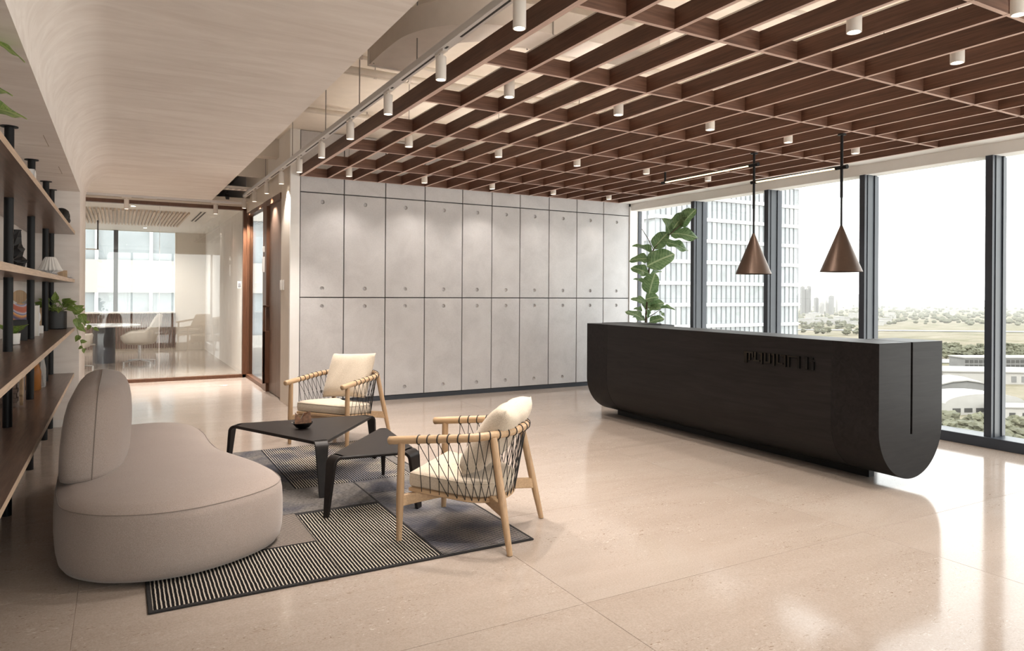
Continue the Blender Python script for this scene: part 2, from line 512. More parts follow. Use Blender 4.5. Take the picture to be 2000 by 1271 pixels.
# wall behind the camera and outer left wall
struct(MB().box((-0.9, Y0 - 0.15, 0), (7.6, Y0, 0.10)).box((-0.9, Y0 - 0.15, 2.75), (7.6, Y0, SLAB)).build('wall_front', M['white']), 'white sill and lintel of the window wall behind the viewer')
wq = empty('window_4', (3.2, Y0, 0)); struct(wq, 'window wall behind the viewer')
for x in (-0.9, 0.4, 1.7, 3.0, 4.3, 5.6, 6.9):
    o = MB().box((x - 0.032, Y0 - 0.15, 0.10), (x + 0.032, Y0, 2.75)).build('mullion', M['mullion'], wq); o.matrix_parent_inverse = Matrix.Translation(-wq.location)
    if x < 6:
        o = MB().box((x + 0.032, Y0 - 0.10, 0.10), (x + 1.268, Y0 - 0.088, 2.75)).build('pane', M['glass'], wq); o.matrix_parent_inverse = Matrix.Translation(-wq.location)
struct(MB().box((XB - 0.12, Y0, 0), (XB, YE + 0.12, SLAB)).build('wall_left', M['plaster_wall']), 'pale wall at the back of the shelf niche')
# end wall of the niche and the plaster pier beside the glass room
struct(MB().box((XB, YE, 0), (XC, 10.03, ZN)).build('wall_niche', M['plaster']), 'plaster pier closing the shelf niche')
struct(MB().box((XB, YE - 0.012, 0), (XC - 0.01, YE, 0.075)).build('baseboard_niche', M['trim_white']), 'white skirting at the foot of the niche')
# niche ceiling
struct(MB().box((XB, Y0, ZN), (XC - 0.02, YE, ZN + 0.03)).build('ceiling_niche', M['plaster']), 'low plaster ceiling over the shelves')
for yh in (6.0, 7.35):
    for (a, b) in (((-0.62, yh, ZN - 0.0008), (-0.44, yh + 0.004, ZN)), ((-0.444, yh - 0.42, ZN - 0.0008), (-0.44, yh, ZN))):
        MB().box(a, b).build('hatch_joint', M['grout'], bpy.data.objects['ceiling_niche'])
# coved soffit: vertical lip, quarter round, flat field
r = 0.30; prof = [(XC, ZN)]
for k in range(0, 17):
    a = math.pi - k / 16 * math.pi / 2
    prof.append((XC + r + r * math.cos(a), ZS - r + r * math.sin(a)))
prof += [(1.275, ZS), (1.275, ZS + 0.06), (XC + 0.12, ZS + 0.06), (XC - 0.02, ZS - 0.1), (XC - 0.02, ZN)]
struct(MB().prism(prof, Y0, 10.03, 'y').build('ceiling_cove', M['plaster'], smooth=35), 'curved trowelled plaster soffit sweeping over the sofa')
struct(MB().box((-2.6, 10.03, ZS), (1.275, YG, ZS + 0.06)).build('ceiling_soffit', M['plaster']), 'flat plaster soffit in front of the glass room')
struct(MB().box((1.275, 11.92, ZS), (XD, YG, ZS + 0.06)).build('ceiling_strip', M['beige_wall']), 'narrow ceiling strip at the end of the open slot')
# wall with the door: solid parts
w = MB()
w.box((XD, YW + 0.05, 0), (XD + 0.13, 9.38, SLAB))
w.box((XD, 9.38, 2.70), (XD + 0.13, YG, SLAB))
struct(w.build('wall_door', M['beige_wall'], bevel=0.004), 'beige wall around the timber door')
struct(MB().box((XD + 0.002, YW, 0), (1.945, YW + 0.05, SLAB)).build('trim_1', M['trim_white']), 'white strip at the edge of the concrete wall')

# concrete wall: dark backing with panels as pieces
wb = MB().box((1.945, YW + 0.03, 0), (7.22, YW + 0.2, SLAB)).build('wall_back', M['black_gap'])
struct(wb, 'wall of pale fair-faced concrete panels with tie holes')
PX = [1.948, 2.498, 3.047, 3.601, 4.161, 4.623, 5.084, 5.582, 6.083, 6.585, 7.09]
PZ = [0.055, 1.344, 2.653, SLAB]
def panel(w, h, holes):
    """box panel whose front face (y=0) is cut with conical tie holes"""
    mb = MB(); d = 0.03; k = 16; s = 0.05; rr = 0.027; c = 0.004
    zs_ = [0.0]
    for z in holes: zs_ += [z - s, z + s]
    zs_.append(h)
    x0, x1, cx = c, w - c, w / 2
    for i in range(len(zs_) - 1):
        za, zb = max(zs_[i], c), min(zs_[i + 1], h - c)
        if i % 2 == 0:
            mb.quad((x0, 0, za), (x1, 0, za), (x1, 0, zb), (x0, 0, zb))
        else:
            zc = (za + zb) / 2
            mb.quad((x0, 0, za), (cx - s, 0, za), (cx - s, 0, zb), (x0, 0, zb))
            mb.quad((cx + s, 0, za), (x1, 0, za), (x1, 0, zb), (cx + s, 0, zb))
            sq = []; ci = []; cn = []
            for q in range(k):
                a = 2 * math.pi * q / k; ca, sa = math.cos(a), math.sin(a); t = s / max(abs(ca), abs(sa))
                sq.append((cx + ca * t, 0, zc + sa * t)); ci.append((cx + ca * rr, 0, zc + sa * rr)); cn.append((cx + ca * rr * 0.62, 0.022, zc + sa * rr * 0.62))
            mb.rings([sq, ci, cn], False, True)
    # chamfer and sides
    F = [(x0, 0, c), (x1, 0, c), (x1, 0, h - c), (x0, 0, h - c)]
    G = [(0, c, 0), (w, c, 0), (w, c, h), (0, c, h)]
    B = [(0, d, 0), (w, d, 0), (w, d, h), (0, d, h)]
    for a, b in ((F, G), (G, B)):
        for q in range(4):
            q2 = (q + 1) % 4
            mb.quad(a[q], a[q2], b[q2], b[q])
    me = mb.mesh('concrete_panel', M['concrete'])
    return me
pm = {}
for i in range(len(PX) - 1):
    for j in range(3):
        g = 0.006
        w_, h_ = PX[i + 1] - PX[i] - 2 * g, PZ[j + 1] - PZ[j] - 2 * g
        key = (round(w_, 3), j)
        if key not in pm:
            holes = [[0.10, h_ - 0.105], [0.108, h_ - 0.105], []][j]
            pm[key] = panel(w_, h_, holes)
        inst('concrete_panel', pm[key], wb, (PX[i] + g, YW, PZ[j] + g))
struct(MB().box((1.95, YW - 0.004, 0), (7.09, YW + 0.03, 0.055)).build('baseboard_back', M['base_dark']), 'dark skirting under the concrete panels')

# window wall
wn = empty('window_1', (XW, 3.0, 0)); struct(wn, 'floor to ceiling window wall with anthracite mullions')
def wpart(mb, name, mats, parent=wn, **k):
    o = mb.build(name, mats, parent, **k)
    o.matrix_parent_inverse = Matrix.Translation(-Vector(parent.location)); return o
XG = 7.27
wpart(MB().box((XW - 0.03, Y0, 0), (XG + 0.05, YW, 0.10)), 'sill', M['mullion'], bevel=0.006)
MULL = [7.43, 6.13, 4.825, 3.54, 2.24, 0.94, -0.36, -1.66, -2.96]
for y in MULL:
    mb = MB().box((XW, y - 0.032, 0.10), (XG + 0.08, y + 0.032, 2.735))
    # near side plate slightly paler: daylight on the mullion side painted in
    mb.mat(1).box((XW + 0.045, y - 0.040, 0.10), (XG + 0.02, y - 0.032, 2.735))
    mb.mat(0).box((XG - 0.02, y - 0.052, 0.10), (XG + 0.01, y - 0.032, 2.735))
    wpart(mb, 'mullion', [M['mullion'], M['mullion_side']])
edges = [YW] + MULL + [Y0]
for a, b in zip(edges[:-1], edges[1:]):
    wpart(MB().box((XG, b + 0.03, 0.10), (XG + 0.012, a - 0.03, 2.735)), 'pane', M['glass'])
wpart(MB().box((XG - 0.02, YW - 0.035, 0.10), (XG + 0.05, YW - 0.022, 2.735)), 'jamb', M['mullion'])
# lintel over the windows with a soffit strip beside the grid
lm = MB()
lm.box((7.115, Y0, 2.735), (7.32, YW, SLAB)); lm.box((6.87, Y0, 2.845), (7.115, YW, 2.90)); lm.box((6.87, Y0, 2.90), (6.90, YW, 3.1))
struct(lm.build('wall_right', M['white'], bevel=0.003), 'white lintel above the window wall')
struct(MB().box((7.09, YW - 0.02, 0), (XG + 0.1, YW + 0.2, 2.80)).build('trim_2', M['trim_white']), 'white reveal between concrete wall and window')

# glass partition of the meeting room
gp = empty('wall_glass', (0.7, YG, 0)); struct(gp, 'clear glass partition of the meeting room in a red-brown frame')
fr = 0.05
wpart(MB().box((-2.6, YG - fr, 0), (XD, YG + fr, 0.05)), 'frame_bottom', M['frame_wood'], gp)
wpart(MB().box((-2.6, YG - fr, 2.745), (XD, YG + fr, 2.80)), 'frame_top', M['frame_wood'], gp)
wpart(MB().box((-2.6, YG - fr, 2.80), (XD, YG + 0.02, ZS)), 'header', M['beige_wall'], gp)
wpart(MB().box((XD - 0.05, YG - fr, 0), (XD + 0.03, YG + fr, 2.80)), 'corner_post', M['frame_wood'], gp)
for a, b in ((-2.6, -1.6), (-1.597, 0.553), (0.556, XD - 0.05)):
    wpart(MB().box((a, YG - 0.006, 0.05), (b, YG + 0.006, 2.745)), 'pane', M['glass_part'], gp)
wpart(MB().box((0.552, YG - 0.007, 0.05), (0.557, YG + 0.007, 2.745)), 'joint_strip', M['track_grey'], gp)
# side light beside the door
sl = empty('window_3', (XD, 11.3, 0)); struct(sl, 'tall glass side light in a brown frame beside the door')
SY0, SY1 = 10.62, YG - fr
wpart(MB().box((XD, SY0, 0), (XD + 0.09, SY1, 0.06)), 'frame_bottom', M['frame_wood'], sl)
wpart(MB().box((XD, SY0, 2.64), (XD + 0.09, SY1, 2.70)), 'frame_top', M['frame_wood'], sl)
wpart(MB().box((XD, SY0 - 0.0, 0), (XD + 0.09, SY0 + 0.07, 2.70)), 'frame_side', M['door_wood'], sl)
wpart(MB().box((XD, SY1 - 0.06, 0.06), (XD + 0.09, SY1, 2.64)), 'frame_side', M['frame_wood'], sl)
wpart(MB().box((XD + 0.04, SY0 + 0.07, 0.06), (XD + 0.052, SY1 - 0.06, 2.64)), 'pane', M['glass_part'], sl)
# door
dr = empty('door_1', (XD, 10.0, 0)); struct(dr, 'walnut door in a red-brown frame with a long pull')
wpart(MB().box((XD - 0.012, 10.34, 0), (XD + 0.11, 10.62, 2.70)), 'frame_side', M['frame_wood'], dr, bevel=0.004)
wpart(MB().box((XD - 0.012, 9.38, 2.62), (XD + 0.11, 10.34, 2.70)), 'frame_top', M['frame_wood'], dr, bevel=0.004)
leaf_o = wpart(MB().box((XD + 0.03, 9.42, 0.01), (XD + 0.075, 10.34, 2.62)), 'leaf', M['door_wood'], dr, bevel=0.003)
h = MB().box((XD - 0.055, 10.30, 0.12), (XD - 0.030, 10.345, 1.22)).box((XD - 0.055, 10.30, 1.19), (XD + 0.035, 10.345, 1.22)).box((XD - 0.055, 10.30, 0.12), (XD + 0.035, 10.345, 0.86))
ph = wpart(h, 'pull_handle', M['frame_wood'], dr, bevel=0.004)
ph.parent = leaf_o; ph.matrix_parent_inverse = Matrix.Identity(4)
wpart(MB().box((XD, 9.38, 0), (XD + 0.1, 9.42, 2.62)), 'frame_side', M['door_wood'], dr)

# room beyond the side light: plain corridor wall
struct(MB().box((3.2, YW + 0.2, 0), (3.3, YM, SLAB)).build('wall_corridor', M['white']), 'white corridor wall beyond the side light')
# meeting room shell
struct(MB().box((XD, YG + fr, 0), (XD + 0.12, YM, SLAB)).build('wall_meeting', M['plaster_wall']), 'pale wall on the right of the meeting room')
struct(MB().box((-2.9, 10.03, 0), (-2.6, YM, SLAB)).build('wall_meeting_left', M['white']), 'far left wall of the meeting room')
struct(MB().box((-2.6, 9.9, 0), (XB, 10.03, SLAB)).build('wall_meeting_near', M['white']), 'wall behind the niche')
struct(MB().box((-2.6, YG + 0.02, 2.80), (XD, YM, 2.86)).build('ceiling_meeting', M['white']), 'white ceiling of the meeting room')
wf = MB().box((1.17, YM, 0), (XD + 0.12, YM + 0.15, SLAB)).box((-2.9, YM, 0), (1.17, YM + 0.15, 0.90)).box((-2.9, YM, 2.795), (1.17, YM + 0.15, SLAB))
struct(wf.build('wall_meeting_far', M['beige_wall']), 'beige wall around the meeting room window')
sm = MB()
x = -2.6
while x < 1.16:
    sm.box((x, YM - 0.03, 0.07), (x + 0.03, YM - 0.004, 0.885)); x += 0.05
so = sm.build('slat_cladding', M['slat_dark']); so['kind'] = 'stuff'; tag(so, 'dark vertical timber slats under the meeting room window', 'cladding')
tag(MB().box((-2.6, YM - 0.10, 0.885), (1.17, YM, 0.925)).build('window_sill', M['trim_white'], bevel=0.004), 'white window board above the timber slats', 'window board', kind='structure')
w2 = empty('window_2', (-0.7, YM, 0.93)); struct(w2, 'wide meeting room window with one dark mullion')
for xm in (-0.06, -1.4):
    wpart(MB().box((xm - 0.045, YM - 0.01, 0.92), (xm + 0.045, YM + 0.13, 2.795)), 'mullion', M['mullion_side'], w2)
for a, b in ((-2.9, -1.445), (-1.355, -0.105), (-0.015, 1.17)):
    wpart(MB().box((a, YM + 0.08, 0.92), (b, YM + 0.09, 2.795)), 'pane', M['glass'], w2)
# timber slat field in the meeting room ceiling
cs = MB(); x = -2.3
while x < 1.1:
    cs.box((x, 13.55, 2.765), (x + 0.03, 16.5, 2.798)); x += 0.06
co = cs.build('ceiling_slats', M['slat_pale']); co['kind'] = 'stuff'; tag(co, 'pale timber slat field in the meeting room ceiling', 'ceiling panel')
v = empty('air_slot', (1.2, 14.2, 2.795)); tag(v, 'black linear air slot in the meeting room ceiling', 'air vent')
wpart(MB().box((1.22, 13.3, 2.79), (1.34, 15.2, 2.80)), 'frame', M['white'], v)
wpart(MB().box((1.235, 13.32, 2.786), (1.262, 15.18, 2.792)), 'slot', M['track_slot'], v)
wpart(MB().box((1.298, 13.32, 2.786), (1.325, 15.18, 2.792)), 'slot', M['track_slot'], v)

# portals guide the sky light through the openings
def portal(loc, rot, sx, sy):
    d = bpy.data.lights.new('portal', 'AREA'); d.shape = 'RECTANGLE'; d.size = sx; d.size_y = sy; d.cycles.is_portal = True
    o = bpy.data.objects.new('portal', d); COL.objects.link(o); o.location = loc; o.rotation_euler = rot
portal((XG + 0.1, (YW + Y0) / 2, 1.42), (0, R(90), 0), 2.7, YW - Y0)
portal((3.2, Y0 - 0.12, 1.42), (R(90), 0, 0), 8.0, 2.7)
portal((-0.85, YM + 0.14, 1.86), (R(-90), 0, 0), 4.0, 1.9)

# ================================================================== ceiling: timber grid, lamps, services
ORD = ['first', 'second', 'third', 'fourth', 'fifth', 'sixth', 'seventh', 'eighth', 'ninth', 'tenth', 'eleventh', 'twelfth']
ZG, BH = 2.84, 0.112
GX = [1.955 + 0.3265 * k for k in range(16)]
GY = [8.80] + [8.885 - 1.002 * j for j in range(1, 8)]
gr = empty('timber_ceiling_grid', (4.4, 5.3, ZG)); tag(gr, 'walnut slat ceiling grid hung over the reception desk', 'ceiling grid')
ln = GY[0] - GY[-1] + 0.03
def beam_mesh(name, along, length, th, h, side, edge):
    mb = MB()
    if along == 'y':
        mb.box((-th / 2, -length / 2, 0), (th / 2, length / 2, h))
    else:
        mb.box((-length / 2, -th / 2, 0), (length / 2, th / 2, h))
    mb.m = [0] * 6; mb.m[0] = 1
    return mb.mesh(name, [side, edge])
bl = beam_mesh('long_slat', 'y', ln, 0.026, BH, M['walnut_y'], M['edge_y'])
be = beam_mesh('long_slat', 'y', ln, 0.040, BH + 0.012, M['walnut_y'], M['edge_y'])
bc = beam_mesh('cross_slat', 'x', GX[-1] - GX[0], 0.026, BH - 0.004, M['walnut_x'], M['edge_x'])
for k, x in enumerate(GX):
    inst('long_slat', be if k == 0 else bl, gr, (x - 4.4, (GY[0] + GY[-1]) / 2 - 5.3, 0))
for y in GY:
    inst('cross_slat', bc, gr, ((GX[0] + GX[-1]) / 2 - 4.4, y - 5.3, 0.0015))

def spot(parent, loc, power, angle=112, blend=0.7, color=WARM, rad=0.03, aim=None):
    d = bpy.data.lights.new('lamp_light', 'SPOT'); d.energy = power; d.spot_size = R(angle); d.spot_blend = blend
    d.color = color; d.shadow_soft_size = rad
    o = bpy.data.objects.new('lamp_light', d); COL.objects.link(o); o.parent = parent; o.location = loc
    if aim is not None: o.rotation_euler = Vector(aim).to_track_quat('-Z', 'Y').to_euler()
    return o

# unseen warm strips, added on top of the grid to light the slab above
for k, gx in enumerate((1, 3, 5, 7, 9, 11, 13)):
    t = empty('unseen_led_strip', (GX[gx], 5.2, ZG + BH)); tag(t, f'unseen warm light strip lying on top of the timber grid, {ORD[k]} from the left', 'light strip', 'unseen light strips above the grid')
    MB().box((-0.012, -3.1, 0.0), (0.012, 3.1, 0.010)).build('profile', M['lamp_white'], t)
    MB().box((-0.008, -3.08, 0.010), (0.008, 3.08, 0.012)).build('diffuser', M['led'], t)
    d = bpy.data.lights.new('strip_light', 'AREA'); d.shape = 'RECTANGLE'; d.size = 0.02; d.size_y = 6.1; d.energy = UPL * (0.75 if gx == 1 else 1.0); d.color = WARM
    o = bpy.data.objects.new('strip_light', d); COL.objects.link(o); o.parent = t; o.location = (0, 0, 0.014); o.rotation_euler = (R(180), 0, 0)

# cylinder downlights in the grid cells
dl_body = MB().lathe([(0.0385, 0.0), (0.0385, 0.125), (0.036, 0.128)], 28, cap0=False).lathe([(0.0385, 0), (0.034, 0.0), (0.031, 0.012), (0.031, 0.016)], 28, cap0=False, cap1=False).mesh('housing', M['lamp_white'], 40)
dl_lens = MB().lathe([(0.026, 0.010), (0.026, 0.016)], 24).mesh('lens', M['lens'], 40)
dl_ring = MB().lathe([(0.031, 0.0135), (0.026, 0.0125)], 24, cap0=False, cap1=False).mesh('baffle', M['track_slot'])
dl_rod = MB().tube([(0, 0, 0.128), (0, 0, SLAB - 2.818)], 0.0035, 6).mesh('suspension_rod', M['rod'])
DX = [2.43 + 0.98 * k for k in range(5)]; DY = [8.39, 6.38, 4.39, 2.37]
for j, y in enumerate(DY):
    for i, x in enumerate(DX):
        t = empty('downlight', (x, y, 2.818))
        tag(t, f'white cylinder downlight in the grid, {ORD[j]} row from the concrete wall, {ORD[i]} from the left', 'downlight', 'cylinder downlights in the timber grid')
        inst('housing', dl_body, t); inst('lens', dl_lens, t); inst('baffle', dl_ring, t); inst('suspension_rod', dl_rod, t)
        spot(t, (0, 0, -0.006), LAMP * (0.30 if j == 0 else 0.6 if j == 3 else 1.0) * (0.55 if i >= 3 else 1.0))

# ceiling track along the slot and the heads that hang from it
def light_track(name, a, b, label, rods, rail_h=0.045):
    a = Vector(a); b = Vector(b); t = empty(name, a); tag(t, label, 'light track')
    d = (b - a); ln_ = d.length; along_y = abs(d.y) > abs(d.x)
    def bx(s0, s1, z0, z1, e0=0.0, e1=None):
        e1 = ln_ if e1 is None else e1
        return ((s0, e0, z0), (s1, e1, z1)) if along_y else ((e0, s0, z0), (e1, s1, z1))
    MB().box(*bx(-0.030, 0.030, 0.0, rail_h)).build('rail', M['track_grey'], t, bevel=0.003)
    e = 0.12
    k = 0
    while e < ln_ - 0.3:
        MB().box(*bx(-0.007, 0.007, -0.0015, 0.004, e, e + 0.80)).build('slot', M['track_slot'], t); e += 0.985; k += 1
    for s in rods:
        p = (0, s, rail_h) if along_y else (s, 0, rail_h)
        MB().tube([p, (p[0], p[1], SLAB - a.z)], 0.005, 6).build('suspension_rod', M['rod'], t)
    return t
XT, ZT = 1.75, 2.925
light_track('light_track', (XT, 1.85, ZT), (XT, 11.88, ZT), 'long aluminium light track running down the open ceiling slot', [0.9, 2.6, 3.9, 5.0, 6.5, 8.2])
light_track('light_track', (1.9, 1.72, ZT), (6.8, 1.72, ZT), 'short light track along the near edge of the timber grid', [0.5, 2.6, 4.4])
light_track('light_track', (-0.6, 12.0, ZS - 0.034), (1.72, 12.0, ZS - 0.034), 'slim white light track in front of the glass room', [], 0.034)
th_cyl = MB().lathe([(0.0335, 0.0), (0.0335, 0.142), (0.031, 0.146)], 28, cap0=False).lathe([(0.0335, 0), (0.029, 0), (0.027, 0.010)], 28, cap0=False, cap1=False).mesh('housing', M['lamp_white'], 40)
th_lens = MB().lathe([(0.027, 0.008), (0.027, 0.012)], 24).mesh('lens', M['lens'], 40)
th_neck = MB().box((-0.010, -0.010, 0.144), (0.010, 0.010, 0.175)).mesh('neck', M['lamp_white'])
th_adp_y = MB().box((-0.016, -0.065, 0.163), (0.016, 0.065, 0.180)).mesh('adapter', M['lamp_white'])
th_adp_x = MB().box((-0.065, -0.016, 0.163), (0.065, 0.016, 0.180)).mesh('adapter', M['lamp_white'])
def head(x, y, z, label, adp, power, aim=(0, 0, -1), group='spotlights on the ceiling tracks', ang=92):
    t = empty('track_spotlight', (x, y, z)); tag(t, label, 'spotlight', group)
    inst('housing', th_cyl, t); inst('lens', th_lens, t); inst('neck', th_neck, t); inst('adapter', adp, t)
    spot(t, (0, 0, -0.006), power, angle=ang, aim=aim)
    return t
for k in range(10):
    head(XT, 3.06 + 0.985 * k, ZT - 0.178, f'white cylinder spotlight on the long slot track, {ORD[9 - k]} from the glass room', th_adp_y, TRACK * (2.0 if k >= 8 else 0.7 if k >= 6 else 1.15))
for k in range(5):
    head(2.35 + 0.98 * k + 0.37, 1.72, ZT - 0.178, f'white cylinder spotlight on the near cross track, {ORD[k]} from the left', th_adp_x, TRACK * 0.45)
head(0.095, 12.0, ZS - 0.21, 'small white spotlight before the left pane of the glass room', th_adp_x, TRACK * 3.2)
head(1.335, 12.0, ZS - 0.21, 'small white spotlight before the right pane of the glass room', th_adp_x, TRACK * 3.2)

# services above the slot
def duct():
    t = empty('air_duct', (1.9, 5.0, 3.1)); tag(t, 'beige rectangular air duct curving above the light track', 'air duct')
    path = catmull([(1.80, 5.15, 3.22), (1.80, 4.75, 3.22), (1.83, 4.45, 3.22), (1.98, 4.22, 3.22), (2.3, 4.10, 3.22), (3.4, 4.05, 3.22)], 8, closed=False)
    rg = []; n = len(path)
    for i, p in enumerate(path):
        d = (path[min(i + 1, n - 1)] - path[max(i - 1, 0)]).normalized(); s = Vector((d.y, -d.x, 0))
        w_ = 0.16; hh = 0.085
        rg.append([p + s * w_ + Vector((0, 0, -hh)), p - s * w_ + Vector((0, 0, -hh)), p - s * w_ + Vector((0, 0, hh)), p + s * w_ + Vector((0, 0, hh))])
    o = MB().rings(rg).build('body', M['galv'], t, smooth=30); o.matrix_parent_inverse = Matrix.Translation(-t.location)
    o = MB().box((1.63, 5.14, 3.125), (1.97, 5.16, 3.315)).build('flange', M['galv'], t); o.matrix_parent_inverse = Matrix.Translation(-t.location)
    for x, y in ((1.66, 5.1), (1.95, 5.1), (2.5, 4.26), (2.5, 3.92)):
        o = MB().tube([(x, y, 3.13), (x, y, SLAB)], 0.005, 6).build('hanger', M['rod'], t); o.matrix_parent_inverse = Matrix.Translation(-t.location)
duct()
def pipe(y, z, x0, x1, rr, label, clamps=()):
    t = empty('ceiling_pipe', (x0, y, z)); tag(t, label, 'pipe', 'pipes crossing the open ceiling')
    MB().tube([(0, 0, 0), (x1 - x0, 0, 0)], rr, 12).build('pipe', M['pipe'], t, smooth=40)
    for c in clamps:
        MB().tube([(c - x0 - 0.012, 0, 0), (c - x0 + 0.012, 0, 0)], rr * 1.25, 12).build('clamp', M['galv'], t, smooth=40)
        MB().tube([(c - x0, 0, rr), (c - x0, 0, SLAB - z)], 0.004, 6).build('hanger', M['rod'], t)
pipe(5.62, 3.34, 1.3, 4.6, 0.016, 'thin sprinkler pipe just beyond the end of the air duct', (1.72, 3.0))
pipe(5.78, 3.28, 1.3, 5.6, 0.028, 'thick ceiling pipe second beyond the air duct', (2.2, 4.0))
pipe(5.95, 3.30, 1.3, 5.2, 0.014, 'thin ceiling pipe third beyond the air duct', (1.95, 3.4))
pipe(7.35, 3.29, 1.3, 6.2, 0.022, 'ceiling pipe nearer the concrete wall', (1.62, 3.8))
pipe(7.60, 3.36, 1.3, 6.2, 0.030, 'thick pale pipe closest to the concrete wall', (2.4, 4.4))
pipe(3.10, 3.27, 2.3, 6.4, 0.020, 'ceiling pipe above the near rows of the grid', (3.0, 4.8))
pipe(4.70, 3.34, 2.5, 6.4, 0.030, 'thick pipe above the middle rows of the grid', (3.4, 5.2))
# perforated tray and cable end at the far end of the slot
t = empty('cable_tray', (1.5, 11.5, 2.98)); tag(t, 'perforated white cable tray at the far end of the ceiling slot', 'cable tray')
o = MB().box((-0.25, -0.10, 0), (0.30, 0.10, 0.004)).box((-0.25, -0.10, 0), (0.30, -0.096, 0.04)).build('tray', M['lamp_white'], t)
for i in range(6):
    for j in range(2):
        MB().box((-0.21 + i * 0.085, -0.06 + j * 0.09, -0.002), (-0.165 + i * 0.085, -0.045 + j * 0.09, 0.001)).build('perforation', M['track_slot'], t)
t = empty('ceiling_sensor', (1.48, 11.80, 2.90)); tag(t, 'small black box hanging under the cable tray', 'sensor')
MB().boxm((0.05, 0.11, 0.055), Matrix.Rotation(0.5, 4, 'X')).build('body', M['black_metal'], t, bevel=0.006)
MB().tube([(0, 0, 0.03), (0, 0, 0.085)], 0.004, 6).build('stem', M['black_metal'], t)
# plasterboard upstands inside the slot
struct(MB().box((1.275, 10.35, 3.02), (XD, 10.40, SLAB)).build('trim_3', M['beige_wall']), 'beige upstand inside the ceiling slot')
struct(MB().box((1.275, 9.55, 3.18), (XD, 9.75, SLAB)).build('trim_4', M['beige_wall']), 'beige downstand beam inside the ceiling slot')

# pendants over the desk
def pendant(x, y, label, bar=None):
    t = empty('pendant_lamp', (x, y, ZG)); tag(t, label, 'pendant lamp', 'bronze cone pendants over the desk')
    z1 = 2.02 - ZG
    MB().tube([(0, 0, 0.0), (0, 0, z1 + 0.26)], 0.0125, 14).build('upper_stem', M['black_metal'], t, smooth=40)
    MB().tube([(0, 0, z1 + 0.26), (0, 0, z1 - 0.01)], 0.0095, 14).build('lower_stem', M['black_metal'], t, smooth=40)
    MB().lathe([(0.012, 0.01), (0.016, -0.004), (0.174, -0.395), (0.172, -0.398), (0.010, -0.02)], 56, (0, 0, z1), cap0=False, cap1=False).build('shade', M['bronze'], t, smooth=50)
    MB().lathe([(0.03, -0.20), (0.03, -0.30), (0.02, -0.315)], 20, (0, 0, z1)).build('bulb', M['lens'], t, smooth=40)
    MB().lathe([(0.035, 0.0), (0.035, -0.012)], 20).build('canopy', M['black_metal'], t, smooth=40)
    spot(t, (0, 0, z1 - 0.32), 8, 110, 0.5)
    return t
PXX = 5.56
p1 = pendant(PXX, 4.955, 'bronze cone pendant lamp nearer the fig plant')
p2 = pendant(PXX, 3.975, 'bronze cone pendant lamp nearer the slotted desk end')
for p, zz in ((p1, 2.72), (p2, 2.545)):
    MB().tube([(0.0, 0, zz - ZG), (0.0, -0.055, zz - ZG)], [0.017, 0.020], 14).build('knob', M['black_metal'], p, smooth=40)
def tube_lamp(y0, y1, z, label):
    t = empty('tube_lamp', (PXX, y0, z)); tag(t, label, 'tube lamp')
    MB().tube([(0, 0.0, 0), (0, y1 - y0 + 0.03, 0)], 0.0085, 12).build('led_tube', M['led'], t, smooth=40)
    MB().tube([(0, 0.0, 0.009), (0, y1 - y0 + 0.03, 0.009)], 0.0095, 12).build('housing', M['black_metal'], t, smooth=40)
    for s in (0.02, y1 - y0):
        MB().tube([(0, s - 0.03, 0), (0, s + 0.035, 0)], 0.017, 12).build('end_cap', M['black_metal'], t, smooth=40)
    return t
tl1 = tube_lamp(6.27, 4.98, 2.72, 'horizontal glowing tube lamp on the left of the two pendants')
MB().tube([(0, 0, 0.0), (0, 0, ZG - 2.72)], 0.0125, 12).build('drop_stem', M['black_metal'], tl1, smooth=40)
tl2 = tube_lamp(4.935, 4.00, 2.545, 'horizontal glowing tube lamp between the two pendants')

# ================================================================== reception desk
dk = empty('reception_desk', (5.14, 4.88, 0)); tag(dk, 'long black stained oak reception desk with a U shaped slotted end', 'desk')
DX0, DX1, DY0, DY1, DZ = 4.745, 5.535, 3.085, 6.668, 1.072
RAD = (DX1 - DX0) / 2; CXD = (DX0 + DX1) / 2; ZB = 0.06
def ushape(inset=0.0, slot=True):
    pts = []
    rr = RAD - inset
    pts.append((CXD - rr, DZ))
    for k in range(0, 41):
        a = math.pi + k / 40 * math.pi
        pts.append((CXD + rr * math.cos(a), ZB + RAD + rr * math.sin(a)))
    pts.append((CXD + rr, DZ))
    if slot:
        s = 0.012
        pts += [(CXD + s, DZ), (CXD + s, 0.388), (CXD - s, 0.388), (CXD - s, DZ)]
    return pts
def dpart(mb, name, mats, **k):
    o = mb.build(name, mats, dk, **k); o.matrix_parent_inverse = Matrix.Translation(-dk.location); return o
SA, SB = 3.47, 6.285
dpart(MB().prism(ushape(), DY0, SA - 0.0015, 'y'), 'end_block', M['desk_end'], smooth=35, bevel=0.002)
dpart(MB().prism(ushape(), SB + 0.0015, DY1, 'y'), 'end_block', M['desk_end'], smooth=35, bevel=0.002)
# the middle: front shell and a worktop on the staff side
fs = []
for k in range(0, 25):
    a = math.pi + k / 24 * math.pi
    fs.append((CXD + RAD * math.cos(a), ZB + RAD + RAD * math.sin(a)))
outer = [(DX0, DZ)] + fs + [(DX1, 0.72), (CXD + 0.02, 0.72), (CXD + 0.02, DZ)]
dpart(MB().prism(outer, SA, SB, 'y'), 'front_shell', M['desk'], smooth=35, bevel=0.0015)
dpart(MB().box((CXD + 0.02, SA, 0.72), (DX1, SB, 0.745)), 'worktop', M['desk'])
dpart(MB().box((DX0 + 0.365, 3.40, 0), (DX1 - 0.36, 6.555, 0.075)), 'plinth', M['black_metal'])
